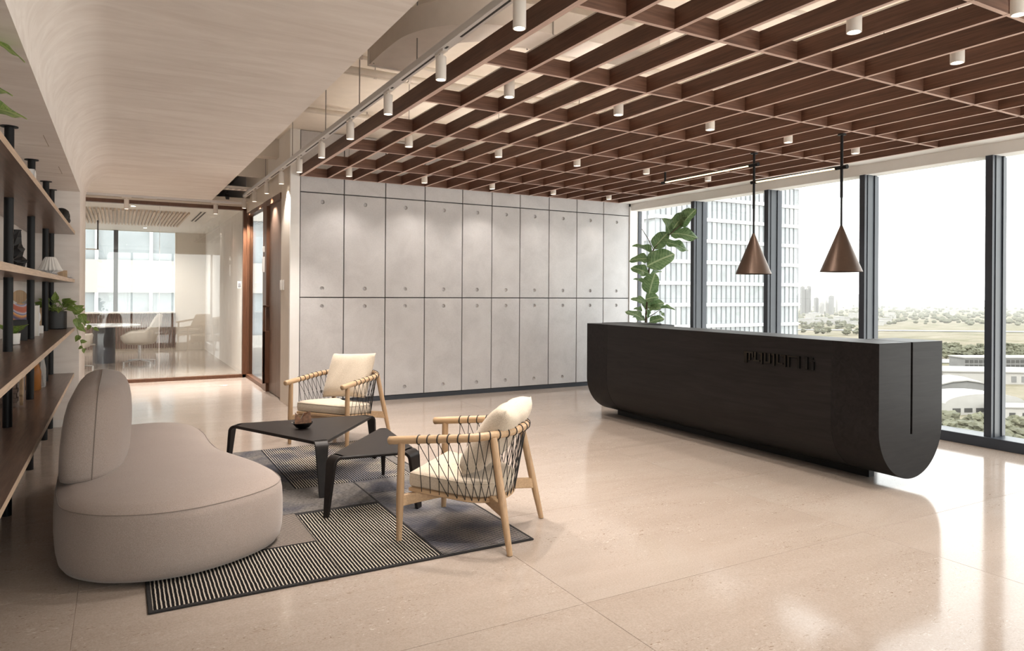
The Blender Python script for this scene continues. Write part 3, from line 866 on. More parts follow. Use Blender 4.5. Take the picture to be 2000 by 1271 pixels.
# raised gloss letters on the front
GL = [[(240, 300, 0, 1), (240, 430, 0, .13), (398, 430, 0, .48), (340, 372, .1, .75)],
      [(450, 482, 0, .72), (432, 560, .66, .80), (580, 612, .05, 1), (535, 612, 0, .13)],
      [(642, 676, 0, .80), (732, 764, 0, .80), (815, 845, 0, 1), (642, 764, .70, .84), (785, 845, 0, .13)],
      [(880, 914, 0, .76), (880, 1000, .68, .82), (1020, 1052, .05, 1), (955, 1052, 0, .13)],
      [(1085, 1118, 0, .98), (1265, 1300, 0, 1), (1085, 1300, 0, .14)],
      [(1398, 1438, 0, 1), (1368, 1438, 0, .13)],
      [(1502, 1545, .34, 1), (1488, 1530, 0, .17)]]
for g in GL:
    mb = MB()
    for i, (u0, u1, v0, v1) in enumerate(g):
        ya, yb = 4.315 - (u0 - 240) / 1305 * 0.70, 4.315 - (u1 - 240) / 1305 * 0.70
        mb.box((DX0 - 0.014 - 0.0005 * i, yb, 0.928 - v1 * 0.098), (DX0 + 0.003, ya, 0.928 - v0 * 0.098))
    dpart(mb, 'letter', M['gloss_black'])

# ================================================================== rug
rug = empty('rug', (0.12, 3.445, 0)); tag(rug, 'black and cream patchwork striped wool rug under the tables', 'rug')
RW, RL = 1.97, 3.07
def m_rug(name, along, period, c_line, c_gap, duty=0.42, navy=None, wob=0.35, mottled=0.0, nlim=0.75):
    m, n, b = new_mat(name)
    tc = n.nodes.new('ShaderNodeTexCoord'); sp = n.nodes.new('ShaderNodeSeparateXYZ'); L(n, tc.outputs['Object'], sp.inputs[0])
    wv = noise(n, coords(n, (1, 1, 1)), 26, 2)
    a = n.nodes.new('ShaderNodeMath'); a.operation = 'MULTIPLY_ADD'; L(n, wv, a.inputs[0]); a.inputs[1].default_value = wob * period
    L(n, sp.outputs['X' if along == 'y' else 'Y'], a.inputs[2])
    q = n.nodes.new('ShaderNodeMath'); q.operation = 'MULTIPLY'; L(n, a.outputs[0], q.inputs[0]); q.inputs[1].default_value = 1.0 / period
    fr_ = n.nodes.new('ShaderNodeMath'); fr_.operation = 'FRACT'; L(n, q.outputs[0], fr_.inputs[0])
    # breaks along the yarn
    br = noise(n, coords(n, (8, 90, 1) if along == 'x' else (90, 8, 1)), 1.6, 2)
    st = ramp(n, fr_.outputs[0], [(0.02, (0, 0, 0)), (0.10, (1, 1, 1)), (duty, (1, 1, 1)), (min(duty + 0.10, 0.97), (0, 0, 0))])
    f2 = noise(n, coords(n), 240, 3)
    line = mix(n, 0.55, (*c_line,), ramp(n, f2, [(0.3, tuple(c * 0.45 for c in c_line)), (0.7, tuple(min(1, c * 1.25) for c in c_line))]))
    gap = mix(n, 0.5, (*c_gap,), ramp(n, f2, [(0.3, tuple(c * 0.5 for c in c_gap)), (0.7, tuple(c * 1.6 for c in c_gap))]))
    if mottled:
        mo = noise(n, coords(n, (30, 160, 1) if along == 'x' else (160, 30, 1)), 1.4, 4, 0.7)
        st = mix(n, mottled, st, ramp(n, mo, [(0.38, (0, 0, 0)), (0.62, (1, 1, 1))]))
    if navy:
        nv = noise(n, coords(n), 2.3, 2)
        gap = mix(n, ramp(n, nv, [(0.44, (0, 0, 0)), (0.56, (1, 1, 1))]), gap, navy)
        line = mix(n, ramp(n, nv, [(0.46, (0, 0, 0)), (0.6, (nlim, nlim, nlim))]), line, tuple(c * 2.6 for c in navy))
    L(n, mix(n, st, gap, line), b.inputs['Base Color'])
    b.inputs['Roughness'].default_value = 0.95; b.inputs['Specular IOR Level'].default_value = 0.1
    hm = mix(n, 0.5, st, f2)
    bump(n, b, hm, 0.9, 0.006)
    return m
CR, BK = (0.56, 0.50, 0.425), (0.009, 0.008, 0.008)
R_A = m_rug('rug_coarse', 'y', 0.0180, CR, BK, 0.36)
R_E = m_rug('rug_far', 'y', 0.0185, CR, BK, 0.42, navy=(0.009, 0.014, 0.028), nlim=0.6)
R_B = m_rug('rug_navy', 'x', 0.0165, (0.52, 0.48, 0.45), (0.006, 0.006, 0.009), 0.38, navy=(0.008, 0.014, 0.032), nlim=0.55)
R_C = m_rug('rug_fine', 'x', 0.0135, (0.44, 0.375, 0.33), BK, 0.46)
R_D = m_rug('rug_mottled', 'x', 0.011, (0.36, 0.33, 0.305), (0.035, 0.031, 0.031), 0.5, mottled=0.75, navy=(0.016, 0.020, 0.036), nlim=0.6)
M['rug_base'] = plain('rug_black_border', (0.014, 0.012, 0.012), 0.95, bmp=0.8, bs=150)
def rug_slab(name, x0, y0, x1, y1, z1, mat, par=rug, bevel=0.004):
    mb = MB()
    nx, ny = max(1, int((x1 - x0) / 0.15)), max(1, int((y1 - y0) / 0.15))
    mb.box((x0, y0, 0.001), (x1, y1, z1))
    return mb.build(name, mat, par, bevel=bevel)
rug_slab('border', 0, 0, RW, RL, 0.0105, M['rug_base'], bevel=0.005)
g = 0.005
rug_slab('striped_block', 0.018, 0.018, 0.87 - g, 0.535, 0.0125, R_A)
rug_slab('striped_block', 0.87 - g, 0.018, 1.405 - g, 1.06, 0.0125, R_A)
rug_slab('navy_block', 1.405 + g, 0.018, RW - 0.018, 1.30, 0.0123, R_B)
rug_slab('fine_block', 0.018, 0.545, 0.87 - 2 * g, 1.10, 0.0122, R_C)
rug_slab('mottled_block', 0.018, 1.11, 1.405 - g, 1.66, 0.0121, R_D)
rug_slab('mottled_block', 1.405 + g, 1.31, RW - 0.018, 1.66, 0.0121, R_D)
rug_slab('striped_block', 0.99, 1.67, 1.87, RL - 0.018, 0.0125, R_E)
rug_slab('mottled_block', 0.018, 1.67, 0.985, RL - 0.018, 0.0121, R_D)
rug_slab('mottled_block', 1.875, 1.67, RW - 0.018, RL - 0.018, 0.0121, R_D)

# ================================================================== sofa
sofa = empty('sofa', (0.2, 5.0, 0)); tag(sofa, 'taupe wool kidney shaped sofa with one rounded backrest', 'sofa')
def spart(mb, name, mats, **k):
    o = mb.build(name, mats, sofa, **k); o.matrix_parent_inverse = Matrix.Translation(-sofa.location); return o
OUT = [(-.285, 4.28), (-.245, 4.04), (-.125, 3.87), (.03, 3.775), (.20, 3.735), (.38, 3.755), (.57, 3.835), (.73, 3.955), (.815, 4.09), (.825, 4.25), (.795, 4.45), (.735, 4.65), (.665, 4.85),
       (.61, 5.05), (.58, 5.35), (.575, 5.7), (.54, 5.95), (.45, 6.11), (.30, 6.20), (.10, 6.20), (-.10, 6.11), (-.24, 5.9), (-.30, 5.5), (-.31, 5.0), (-.305, 4.6)]
out = catmull([(p[0], p[1], 0) for p in OUT], 6)
MA, MBp = Vector((0.26, 4.35, 0)), Vector((0.14, 5.75, 0))
def toward(p):
    d = MBp - MA; t_ = max(0, min(1, (p - MA).dot(d) / d.length_squared)); return MA + d * t_
def ring(inset, z, dx=0):
    rg = []
    for p in out:
        m_ = toward(p); v_ = m_ - p
        q = p + v_ * min(1.0, inset / v_.length)
        rg.append((q.x + dx, q.y, z))
    return rg
def ringf(frac, z):
    return [((p + (toward(p) - p) * frac).x, (p + (toward(p) - p) * frac).y, z) for p in out]
sb = MB().rings([ring(0.065, 0.018), ring(0.035, 0.025), ring(0.014, 0.055), ring(0.004, 0.10), ring(0.0, 0.16), ring(0.0, 0.24), ring(0.004, 0.31), ring(0.012, 0.348), ring(0.018, 0.354),
                 ring(0.026, 0.362), ring(0.05, 0.378), ring(0.09, 0.39), ringf(0.35, 0.400), ringf(0.6, 0.406), ringf(0.85, 0.408), ringf(0.98, 0.408)], True, True)
seat_o = spart(sb, 'seat', M['sofa'], smooth=60)
pip = spart(MB().tube(ring(0.0135, 0.353), 0.0024, 6, closed=True), 'piping', M['sofa_seam'], smooth=60)
pip.parent = seat_o; pip.matrix_parent_inverse = Matrix.Identity(4)
spart(MB().rings([ring(0.10, 0.0126), ring(0.10, 0.03)]), 'plinth', M['black_metal'])
# backrest: a pebble lofted upwards
BO = [(-.262, 4.40), (-.20, 4.365), (-.12, 4.385), (-.05, 4.46), (.005, 4.60), (.04, 4.80), (.065, 5.1), (.07, 5.4), (.045, 5.65), (-.03, 5.80), (-.13, 5.83), (-.22, 5.74), (-.265, 5.5), (-.28, 5.1), (-.285, 4.7), (-.28, 4.5)]
bo = catmull([(p[0], p[1], 0) for p in BO], 5)
BA, BBp = Vector((-.115, 4.75, 0)), Vector((-.115, 5.5, 0))
def btow(p):
    d = BBp - BA; t_ = max(0, min(1, (p - BA).dot(d) / d.length_squared)); return BA + d * t_
def bring(f, z, lean=0.0):
    rg = []
    for p in bo:
        q = p + (btow(p) - p) * f
        rg.append((q.x + lean, q.y + lean * 0.5, z))
    return rg
BR = [(0.10, 0.385), (0.03, 0.395), (0.0, 0.42), (-0.015, 0.50), (-0.01, 0.57), (0.01, 0.65), (0.05, 0.72), (0.12, 0.78), (0.23, 0.825), (0.38, 0.853), (0.58, 0.868), (0.82, 0.875), (0.99, 0.876)]
def bl_(z): return (z - 0.4) * 0.05
back_o = spart(MB().rings([bring(f, z, bl_(z)) for f, z in BR]), 'backrest', M['sofa'], smooth=60)
near = [Vector(bring(f, z, bl_(z))[10]) for f, z in BR[1:]]
far = [Vector(bring(f, z, bl_(z))[10 + len(bo) // 2]) for f, z in BR[1:]]
pip = spart(MB().tube([p + Vector((0, -0.001, 0)) for p in near] + far[::-1], 0.0032, 6), 'backrest_piping', M['sofa_seam'], smooth=60)
pip.parent = back_o; pip.matrix_parent_inverse = Matrix.Identity(4)

# ================================================================== low tables
def low_table(name, corners, z, label, blunt=0.06):
    cs = [Vector((c[0], c[1], 0)) for c in corners]
    cen = sum(cs, Vector()) / 3
    t = empty(name, (cen.x, cen.y, 0.0125)); tag(t, label, 'side table')
    rel = [c - cen for c in cs]
    poly = []; legs = []
    for i in range(3):
        a, c, b = rel[i - 1], rel[i], rel[(i + 1) % 3]
        da, db = (a - c).normalized(), (b - c).normalized()
        p, q = c + da * blunt * 1.6, c + db * blunt * 1.6
        poly += [p, q]; legs.append((p, q))
    th = 0.022
    mb = MB()
    def inset(poly, k):
        return [p * (1 - k / max(p.length, 0.05)) for p in poly]
    rg = [[(p.x, p.y, zz) for p in inset(poly, k)] for k, zz in ((0.006, z - th), (0.0, z - th + 0.006), (0.0, z - 0.006), (0.006, z))]
    mb.rings(rg).build('tabletop', M['table'], t, smooth=35)
    for p, q in legs:
        m_ = (p + q) / 2; side = (q - p).normalized(); half = (q - p).length / 2
        o_ = Vector((side.y, -side.x, 0))
        if o_.dot(m_) < 0: o_ = -o_
        path = []
        rr = 0.042
        path.append((m_ - o_ * 0.03, z - th / 2, half * 1.0, Vector((0, 0, 1))))
        for k in range(0, 7):
            a = k / 6 * math.pi / 2
            path.append((m_ + o_ * (rr * math.sin(a)), z - th / 2 - rr * (1 - math.cos(a)), half * (1 - 0.10 * k / 6), Vector((o_.x * math.sin(a), o_.y * math.sin(a), math.cos(a)))))
        for k in (0.3, 0.6, 1.0):
            zz = (z - th / 2 - rr) * (1 - k)
            path.append((m_ + o_ * (rr + 0.035 * k), zz, half * (0.9 - 0.48 * k), o_))
        rg = []
        for (c, zz, hw, nn) in path:
            c3 = Vector((c.x, c.y, zz)); hh = th / 2
            rg.append([c3 + side * hw + nn * hh, c3 - side * hw + nn * hh, c3 - side * hw - nn * hh, c3 + side * hw - nn * hh])
        MB().rings(rg).build('leg', M['table'], t, smooth=40, bevel=0.004)
    return t
low_table('low_table', [(0.74, 5.83), (1.22, 4.80), (1.90, 5.74)], 0.373, 'larger black three-legged table carrying the folded bowl')
low_table('low_table', [(1.13, 4.37), (1.71, 4.29), (1.79, 5.20)], 0.373, 'smaller black three-legged table beside the nearer armchair')
# folded bowl
bw = empty('folded_bowl', (1.22, 5.40, 0.3857)); tag(bw, 'dark folded bowl with an amber glass rim on the larger table', 'bowl')
rg0, rg1 = [], []
N = 24
def fold(r_, z, amp, zz):
    pts = []
    for k in range(N):
        a = 2 * math.pi * k / N
        w_ = abs(math.cos(2 * a + 0.6)) 
        pts.append((math.cos(a) * r_ * (1 + amp * w_), math.sin(a) * r_ * (1 + amp * w_), z + zz * w_))
    return pts
MB().rings([fold(0.025, 0.0, 0, 0), fold(0.045, 0.008, 0.1, 0), fold(0.068, 0.04, 0.2, 0.006), fold(0.064, 0.04, 0.2, 0.006), fold(0.04, 0.012, 0.1, 0)], True, True).build('bowl', M['gloss_black'], bw, smooth=40)
M['amber_dark'] = plain('smoked_amber_glass', (0.12, 0.06, 0.035), 0.12, var=0.4, vs=30)
mb = MB()
pr = [(-0.055, 0.02, 0.03), (-0.045, 0.05, 0.115), (-0.005, 0.045, 0.060), (0.02, 0.05, 0.105), (0.065, 0.035, 0.118), (0.07, 0.01, 0.035)]
mb.rings([[Vector(p) + Vector((0, 0.004, 0)) for p in pr], [Vector(p) - Vector((0, 0.004, 0)) for p in pr]]).build('amber_rim', M['amber_dark'], bw)

# ================================================================== armchairs
def pillow_mesh(name, w, h, d, mat):
    n = 22; mb = MB()
    def pt(u, v, s):
        e = (1 - abs(u) ** 5) * (1 - abs(v) ** 5)
        pin = 1 - 0.05 * (1 - abs(u)) ** 0 * (abs(u * v)) ** 3
        crn = 1 - 0.06 * (1 - v * v) * abs(u) ** 4 - 0.0
        crm = 1 - 0.06 * (1 - u * u) * abs(v) ** 4
        return Vector((u * w / 2 * crn, s * (d / 2) * (0.62 * max(e, 0) ** 0.30 + 0.38 * max(e, 0)) + 0.004 * math.sin(9 * u + 4 * v) * e, v * h / 2 * crm))
    k = {}
    for s in (1, -1):
        for i in range(n + 1):
            for j in range(n + 1):
                u, v = -1 + 2 * i / n, -1 + 2 * j / n
                edge = i in (0, n) or j in (0, n)
                key = (i, j, 0 if edge else s)
                if key not in k:
                    k[key] = len(mb.v); mb.v.append(pt(u, v, s))
        for i in range(n):
            for j in range(n):
                q = []
                for a, b in ((i, j), (i + 1, j), (i + 1, j + 1), (i, j + 1)):
                    edge = a in (0, n) or b in (0, n)
                    q.append(k[(a, b, 0 if edge else s)])
                mb.face(q if s < 0 else q[::-1])
    return mb.mesh(name, mat, 180)

RAILW = 0.325
def rail_pt(t_, k=1.0, zf=0.572, zb=0.635, front=0.40, back=-0.30):
    """t from -1 (front left) through 0 (back) to 1 (front right)"""
    s = abs(t_); yj = -0.02
    L1 = (front - yj); L2 = 0.5 * math.pi * 0.30 * 1.04
    tot = L1 + L2; d = s * tot
    if d < L2:
        a = d / L2 * math.pi / 2
        x, y = RAILW * math.sin(a) ** 0.95, yj + (back - yj) * math.cos(a) ** 0.95
    else:
        x, y = RAILW, yj + (d - L2)
    if t_ < 0: x = -x
    z = zb + (zf - zb) * (y - back) / (front - back)
    return Vector((x * k, y * k if y < 0 else y, z))
def seat_pt(t_):
    p = rail_pt(t_, 1.0, front=0.30, back=-0.235)
    return Vector((p.x * 0.86, p.y, 0.292 - 0.05 * (0.30 - p.y) / 0.55))
def armchair():
    t = empty('armchair', (0, 0, 0))
    n = 60
    rail = [rail_pt(-1 + 2 * i / n) for i in range(n + 1)]
    rr = [0.0235] * len(rail)
    e0 = rail[0] + (rail[0] - rail[1]).normalized() * 0.006; e1 = rail[-1] + (rail[-1] - rail[-2]).normalized() * 0.006
    MB().tube([e0] + rail + [e1], [0.017] + rr + [0.017], 16).build('armrest_rail', M['oak_y'], t, smooth=50)
    legp = [((-0.33, 0.335, 0), (-0.325, 0.325, 0.565)), ((0.33, 0.335, 0), (0.325, 0.325, 0.565)), ((-0.335, -0.325, 0), (-0.268, -0.205, 0.615)), ((0.335, -0.325, 0), (0.268, -0.205, 0.615))]
    for a, b in legp:
        a, b = Vector(a), Vector(b)
        leg_o = MB().tube([a, a + Vector((0, 0, 0.006)), a.lerp(b, 0.45), b], [0.0145, 0.0160, 0.0225, 0.0205], 14).build('leg', M['oak'], t, smooth=50)
        MB().tube([a + Vector((0, 0, -0.0005)), a + Vector((0, 0, 0.004))], 0.0148, 12).build('foot_pad', M['cord'], leg_o, smooth=50)
    for a, b in ((0, 3), (1, 2)):
        def at(i, z):
            p, q = Vector(legp[i][0]), Vector(legp[i][1]); return p.lerp(q, z / q.z)
        A, B = at(a, 0.235), at(b, 0.225)
        d = (B - A); ln_ = d.length; mid = (A + B) / 2; ang = math.atan2(d.y, d.x)
        mb = MB(); hw = 0.014
        # gentle upward bow towards the crossing under the seat
        rg = []
        for k in range(13):
            s = k / 12; zc = 0.028 * math.sin(math.pi * s); p = A.lerp(B, s); sd = Vector((-math.sin(ang), math.cos(ang), 0)) * hw
            dz = 0.0008 if a else 0
            hz = 0.031
            rg.append([p + sd + Vector((0, 0, zc - hz + dz)), p - sd + Vector((0, 0, zc - hz + dz)), p - sd + Vector((0, 0, zc + hz + dz)), p + sd + Vector((0, 0, zc + hz + dz))])
        mb.rings(rg).build('stretcher', M['oak_y'], t, smooth=35, bevel=0.004)
    # seat frame and cushion, both rounded at the back
    ns = 44
    sp = [seat_pt(-1 + 2 * i / ns) for i in range(ns + 1)]
    def sring(k, dz, grow=0.0):
        c = Vector((0, 0.03, 0)); o_ = []
        for p in sp:
            v_ = p - Vector((0, 0.03, p.z)); l_ = v_.length
            q = Vector((0, 0.03, p.z)) + v_ * ((l_ * k + grow) / l_)
            o_.append(Vector((q.x, q.y, q.z + dz)))
        return o_
    MB().rings([sring(0.98, -0.014), sring(1.0, -0.010), sring(1.0, 0.008), sring(0.98, 0.012)]).build('seat_frame', M['oak_y'], t, smooth=40)
    cush = MB().rings([sring(0.90, 0.013), sring(0.97, 0.018), sring(0.985, 0.030), sring(0.99, 0.055), sring(0.985, 0.082), sring(0.965, 0.096), sring(0.90, 0.106), sring(0.7, 0.114), sring(0.4, 0.118), sring(0.1, 0.119)]).build('seat_cushion', M['cream'], t, smooth=60)
    MB().tube(sring(0.978, 0.090), 0.0032, 6, closed=True).build('cushion_piping', M['cream'], cush, smooth=60)
    # black cord lacing: each loop rises from the seat frame, wraps the rail and drops again
    nc = 25
    for i in range(nc):
        s = -0.80 + 1.60 * i / (nc - 1); ds = 1.60 / (nc - 1)
        p = rail_pt(s); q0 = seat_pt(max(-1, min(1, s - 1.5 * ds))); q1 = seat_pt(max(-1, min(1, s + 1.5 * ds)))
        tg = (rail_pt(min(1, s + 0.01)) - rail_pt(max(-1, s - 0.01))).normalized()
        outv = Vector((p.x, p.y + 0.02 if p.y < 0 else 0, 0)); outv = (outv - tg * outv.dot(tg)).normalized(); upv = Vector((0, 0, 1))
        R_ = 0.0252; path = []
        drop = Vector((0, 0, -0.002))
        a0 = p - upv * 0.03
        path.append(q0 + drop)
        path.append(a0 - tg * 0.003)
        for k in range(13):
            a = -math.pi / 2 + 2 * math.pi * k / 12
            path.append(p + outv * (math.cos(a) * R_) + upv * (math.sin(a) * R_) + tg * (-0.003 + 0.006 * k / 12))
        path.append(a0 + tg * 0.003)
        path.append(q1 + drop)
        rr_ = [0.0022, 0.0023] + [0.0036] * 13 + [0.0023, 0.0022]
        MB().tube(path, rr_, 6).build('cord', M['cord'], t, smooth=60)
    return t
ch1 = armchair()
tag(ch1, 'ash armchair with black cord sides standing before the concrete wall', 'armchair', 'corded armchairs by the rug')
ch2 = copy_tree(ch1)
tag(ch2, 'ash armchair with black cord sides standing on the near corner of the rug', 'armchair', 'corded armchairs by the rug')
def face_dir(o, loc, front):
    o.location = (loc[0], loc[1], loc[2]); o.rotation_euler = (0, 0, math.atan2(front[1], front[0]) - math.pi / 2)
face_dir(ch1, (1.86, 6.63, 0.0), (-0.80, -0.58))
face_dir(ch2, (1.865, 3.765, 0.001), (-0.69, 0.72))
pm_ = pillow_mesh('back_pillow', 0.50, 0.46, 0.17, M['cream'])
def place_pillow(ch, label, tilt, dx=0.0, dy=-0.115, z=0.60, roll=0.0):
    o = bpy.data.objects.new('back_pillow', pm_); COL.objects.link(o)
    tag(o, label, 'cushion', 'cream pillows on the armchairs')
    o.matrix_world = Matrix.Translation(ch.location) @ Matrix.Rotation(ch.rotation_euler.z, 4, 'Z') @ Matrix.Translation((dx, dy, z)) @ Matrix.Rotation(tilt, 4, 'X') @ Matrix.Rotation(roll, 4, 'Y')
place_pillow(ch1, 'cream linen pillow leaning in the armchair before the concrete wall', R(26), 0.03, -0.155, 0.605, R(3))
place_pillow(ch2, 'cream linen pillow leaning in the armchair on the rug corner', R(36), 0.0, -0.14, 0.585, R(-2))

# ================================================================== shelving in the niche
sh = empty('shelving_unit', (-0.6, 4.0, 0)); tag(sh, 'long walnut wall shelves carried on round black posts', 'shelving unit')
def hpart(mb, name, mats, par=sh, **k):
    o = mb.build(name, mats, par, **k)
    o.matrix_parent_inverse = Matrix.Translation(-sh.location) if par is sh else Matrix.Identity(4)
    return o
SHZ = [0.555, 1.03, 1.53, 2.03]
SF = -0.40
for z in SHZ:
    for (ya, yb) in ((Y0 + 0.1, 0.9), (0.9, 5.62), (5.62, YE - 0.006)):
        mb = MB().box((XB + 0.002, ya + 0.0006, z - 0.034), (SF, yb - 0.0006, z))
        mb.m = [0, 0, 0, 1, 0, 0]
        hpart(mb, 'shelf_board', [M['shelf'], M['shelf_edge']])
for y in (8.585 - 0.02, 7.94, 6.68, 5.39, 4.1, 2.8, 1.5, 0.2, -1.1):
    po = hpart(MB().tube([(-0.605, y, 0), (-0.605, y, ZN)], 0.0265, 18), 'post', M['black_metal'], smooth=50)
    hpart(MB().lathe([(0.048, ZN - 0.006), (0.048, ZN)], 22, (-0.605, y, 0)), 'flange', M['black_metal'], po, smooth=50)

def at(name, loc, label, cat, rz=0.0, group=None):
    return tag(empty(name, loc, rz), label, cat, group)
M['ceramic_white'] = plain('white_ceramic', (0.82, 0.80, 0.77), 0.45, var=0.02)
M['ceramic_black'] = plain('black_ceramic', (0.012, 0.011, 0.011), 0.6)
M['paper'] = plain('paper_pages', (0.80, 0.77, 0.71), 0.8, var=0.04, vs=200)
M['cover_white'] = plain('white_book_cover', (0.82, 0.82, 0.82), 0.4, var=0.01)
M['cover_grey'] = plain('grey_book_cover', (0.34, 0.33, 0.36), 0.5, var=0.03)
M['beech'] = wood('beech_block', (0.46, 0.31, 0.18), (0.60, 0.43, 0.27), 'x', 0.55)
M['beech_z'] = wood('beech_block_upright', (0.46, 0.31, 0.18), (0.60, 0.43, 0.27), 'z', 0.55)
# black faceted vase
t = at('sculptural_vase', (-0.60, 5.72, 1.53), 'black faceted sculptural vase on the second shelf from the top', 'vase')
prof = [(0.045, 0.0), (0.056, 0.022), (0.047, 0.036), (0.052, 0.068), (0.060, 0.084), (0.038, 0.115), (0.043, 0.145), (0.048, 0.165), (0.028, 0.195), (0.030, 0.24), (0.026, 0.285)]
mb = MB(); rg = []
for k, (r_, z) in enumerate(prof):
    rg.append([(math.cos(2 * math.pi * j / 7 + 0.45 * k) * r_ * (1 + 0.12 * ((j + k) % 2)), math.sin(2 * math.pi * j / 7 + 0.45 * k) * r_ * (1 + 0.12 * ((j + k) % 2)), z) for j in range(7)])
mb.rings(rg).build('body', M['ceramic_black'], t)
MB().lathe([(0.028, 0.284), (0.030, 0.290), (0.025, 0.290), (0.022, 0.27)], 14, cap0=False).build('rim', M['ceramic_black'], t, smooth=50)
# flat grey book
t = at('book', (-0.59, 7.35, 1.53), 'grey book lying flat under the pleated vase', 'book', 0.04)
MB().box((-0.12, -0.35, 0.0), (0.12, 0.10, 0.005)).build('cover', M['cover_grey'], t)
MB().box((-0.115, -0.345, 0.005), (0.112, 0.095, 0.022)).build('pages', M['paper'], t)
MB().box((-0.12, -0.35, 0.022), (0.12, 0.10, 0.027)).build('cover', M['cover_grey'], t)
# pleated white vase
t = at('pleated_vase', (-0.52, 7.28, 1.557), 'white pleated cone vase on the flat grey book', 'vase')
def pleat(r_, z, amp, n=36):
    return [(math.cos(2 * math.pi * j / n) * r_ * (1 + (amp if j % 2 else -amp)), math.sin(2 * math.pi * j / n) * r_ * (1 + (amp if j % 2 else -amp)), z) for j in range(n)]
MB().rings([pleat(0.0385, 0.0000, 0.0), pleat(0.0444, 0.0064, 0.03), pleat(0.0555, 0.0160, 0.06), pleat(0.0873, 0.0288, 0.08), pleat(0.0903, 0.0360, 0.08), pleat(0.0829, 0.0440, 0.07), pleat(0.0666, 0.0800, 0.06), pleat(0.0488, 0.1240, 0.05), pleat(0.0370, 0.1456, 0.03), pleat(0.0311, 0.1472, 0.02)]).build('body', M['ceramic_white'], t, smooth=20)
MB().lathe([(0.026, 0.147), (0.026, 0.149)], 16).build('mouth', M['track_slot'], t)
t = at('wooden_block', (-0.50, 8.35, 1.53), 'small beech block standing at the far end behind the pleated vase', 'block', 0.2)
MB().box((-0.045, -0.025, 0), (0.045, 0.025, 0.085)).build('block', M['beech'], t, bevel=0.003)
MB().box((-0.030, -0.027, 0.02), (0.030, -0.025, 0.065)).build('inlay', M['beech_z'], t)
t = at('pebble_dish', (-0.45, 8.45, 1.53), 'tiny pale pebble dish near the far end of the second shelf', 'dish')
MB().lathe([(0.02, 0), (0.034, 0.008), (0.036, 0.018), (0.030, 0.018), (0.012, 0.008)], 18).build('dish', M['cover_grey'], t, smooth=60)
MB().lathe([(0.012, 0.010), (0.016, 0.022), (0.006, 0.032)], 12).build('pebble', M['ceramic_white'], t, smooth=60)
# top shelf: dark crumpled object
t = at('dark_sculpture', (-0.455, 7.75, 2.03), 'dark knotted sculpture at the far end of the top shelf', 'sculpture')
mb = MB(); pts = catmull([(0, -0.10, 0.035), (0.02, -0.06, 0.10), (-0.02, 0.0, 0.12), (0.02, 0.06, 0.09), (0.0, 0.10, 0.035), (-0.03, 0.03, 0.03), (0.03, -0.03, 0.035)], 8)
mb.tube(pts, 0.032, 10, closed=True).build('knot', M['ceramic_black'], t, smooth=60)
MB().box((-0.05, -0.12, 0), (0.05, 0.12, 0.006)).build('base', M['ceramic_black'], t, bevel=0.002)
for i in range(4):
    t = at('book', (-0.62, 6.05 + i * 0.03, 2.03), f'white book standing on the top shelf behind a post, {ORD[i]} of four', 'book', group='white books on the top shelf')
    hb = 0.25 - 0.012 * (i % 2)
    MB().box((-0.095, -0.0115, 0.002), (0.088, 0.0115, hb - 0.002)).build('pages', M['paper'], t)
    for s_ in (-1, 1): MB().box((-0.10, s_ * 0.0115, 0), (0.09, s_ * 0.0135, hb)).build('cover', M['cover_white'], t)
    MB().box((0.088, -0.0135, 0), (0.091, 0.0135, hb)).build('spine', M['cover_white'], t)
# third shelf: picture book, black box, discs, blocks, pothos
def m_cover():
    m, n, b = new_mat('painted_cover')
    sp = n.nodes.new('ShaderNodeSeparateXYZ'); tc = n.nodes.new('ShaderNodeTexCoord'); L(n, tc.outputs['Object'], sp.inputs[0])
    w_ = n.nodes.new('ShaderNodeTexWave'); w_.wave_type = 'RINGS'; w_.rings_direction = 'Y'
    mp = n.nodes.new('ShaderNodeMapping'); mp.inputs['Location'].default_value = (0.02, 0, -0.33); mp.inputs['Scale'].default_value = (1.0, 1.0, 0.8)
    L(n, tc.outputs['Object'], mp.inputs[0]); L(n, mp.outputs[0], w_.inputs['Vector'])
    w_.inputs['Scale'].default_value = 3.0; w_.inputs['Distortion'].default_value = 6.0; w_.inputs['Detail'].default_value = 2
    c = ramp(n, w_.outputs['Fac'], [(0.0, (0.08, 0.07, 0.16)), (0.25, (0.75, 0.27, 0.05)), (0.42, (0.80, 0.48, 0.20)), (0.55, (0.14, 0.11, 0.30)), (0.70, (0.60, 0.58, 0.66)), (0.90, (0.55, 0.12, 0.05))])
    L(n, c, b.inputs['Base Color']); b.inputs['Roughness'].default_value = 0.35
    return m
t = at('book', (-0.70, 6.98, 1.03), 'upright book with an orange and violet painted cover', 'book', R(14))
MB().box((-0.09, -0.018, 0), (0.09, 0.018, 0.27)).build('pages', M['cover_white'], t)
MB().box((-0.094, -0.022, 0), (0.092, -0.018, 0.275)).build('cover', m_cover(), t)
MB().box((0.09, -0.022, 0), (0.096, 0.022, 0.275)).build('spine', M['cover_white'], t)
t = at('book', (-0.61, 7.12, 1.03), 'slim white book standing behind the painted book', 'book', R(14))
MB().box((-0.10, -0.018, 0), (0.02, 0.014, 0.255)).build('pages', M['paper'], t)
MB().box((0.02, -0.020, 0), (0.025, 0.016, 0.26)).build('spine', M['cover_white'], t)
t = at('black_box', (-0.665, 6.52, 1.03), 'small black box standing before the painted book', 'box', R(14))
MB().box((-0.052, -0.035, 0), (0.052, 0.035, 0.155)).build('body', M['ceramic_black'], t, bevel=0.002)
MB().box((-0.048, -0.031, 0.155), (0.048, 0.031, 0.158)).build('lid', M['ceramic_black'], t)
t = at('disc_bookend', (-0.69, 7.52, 1.03), 'white round disc bookend beside the painted book', 'bookend', R(12))
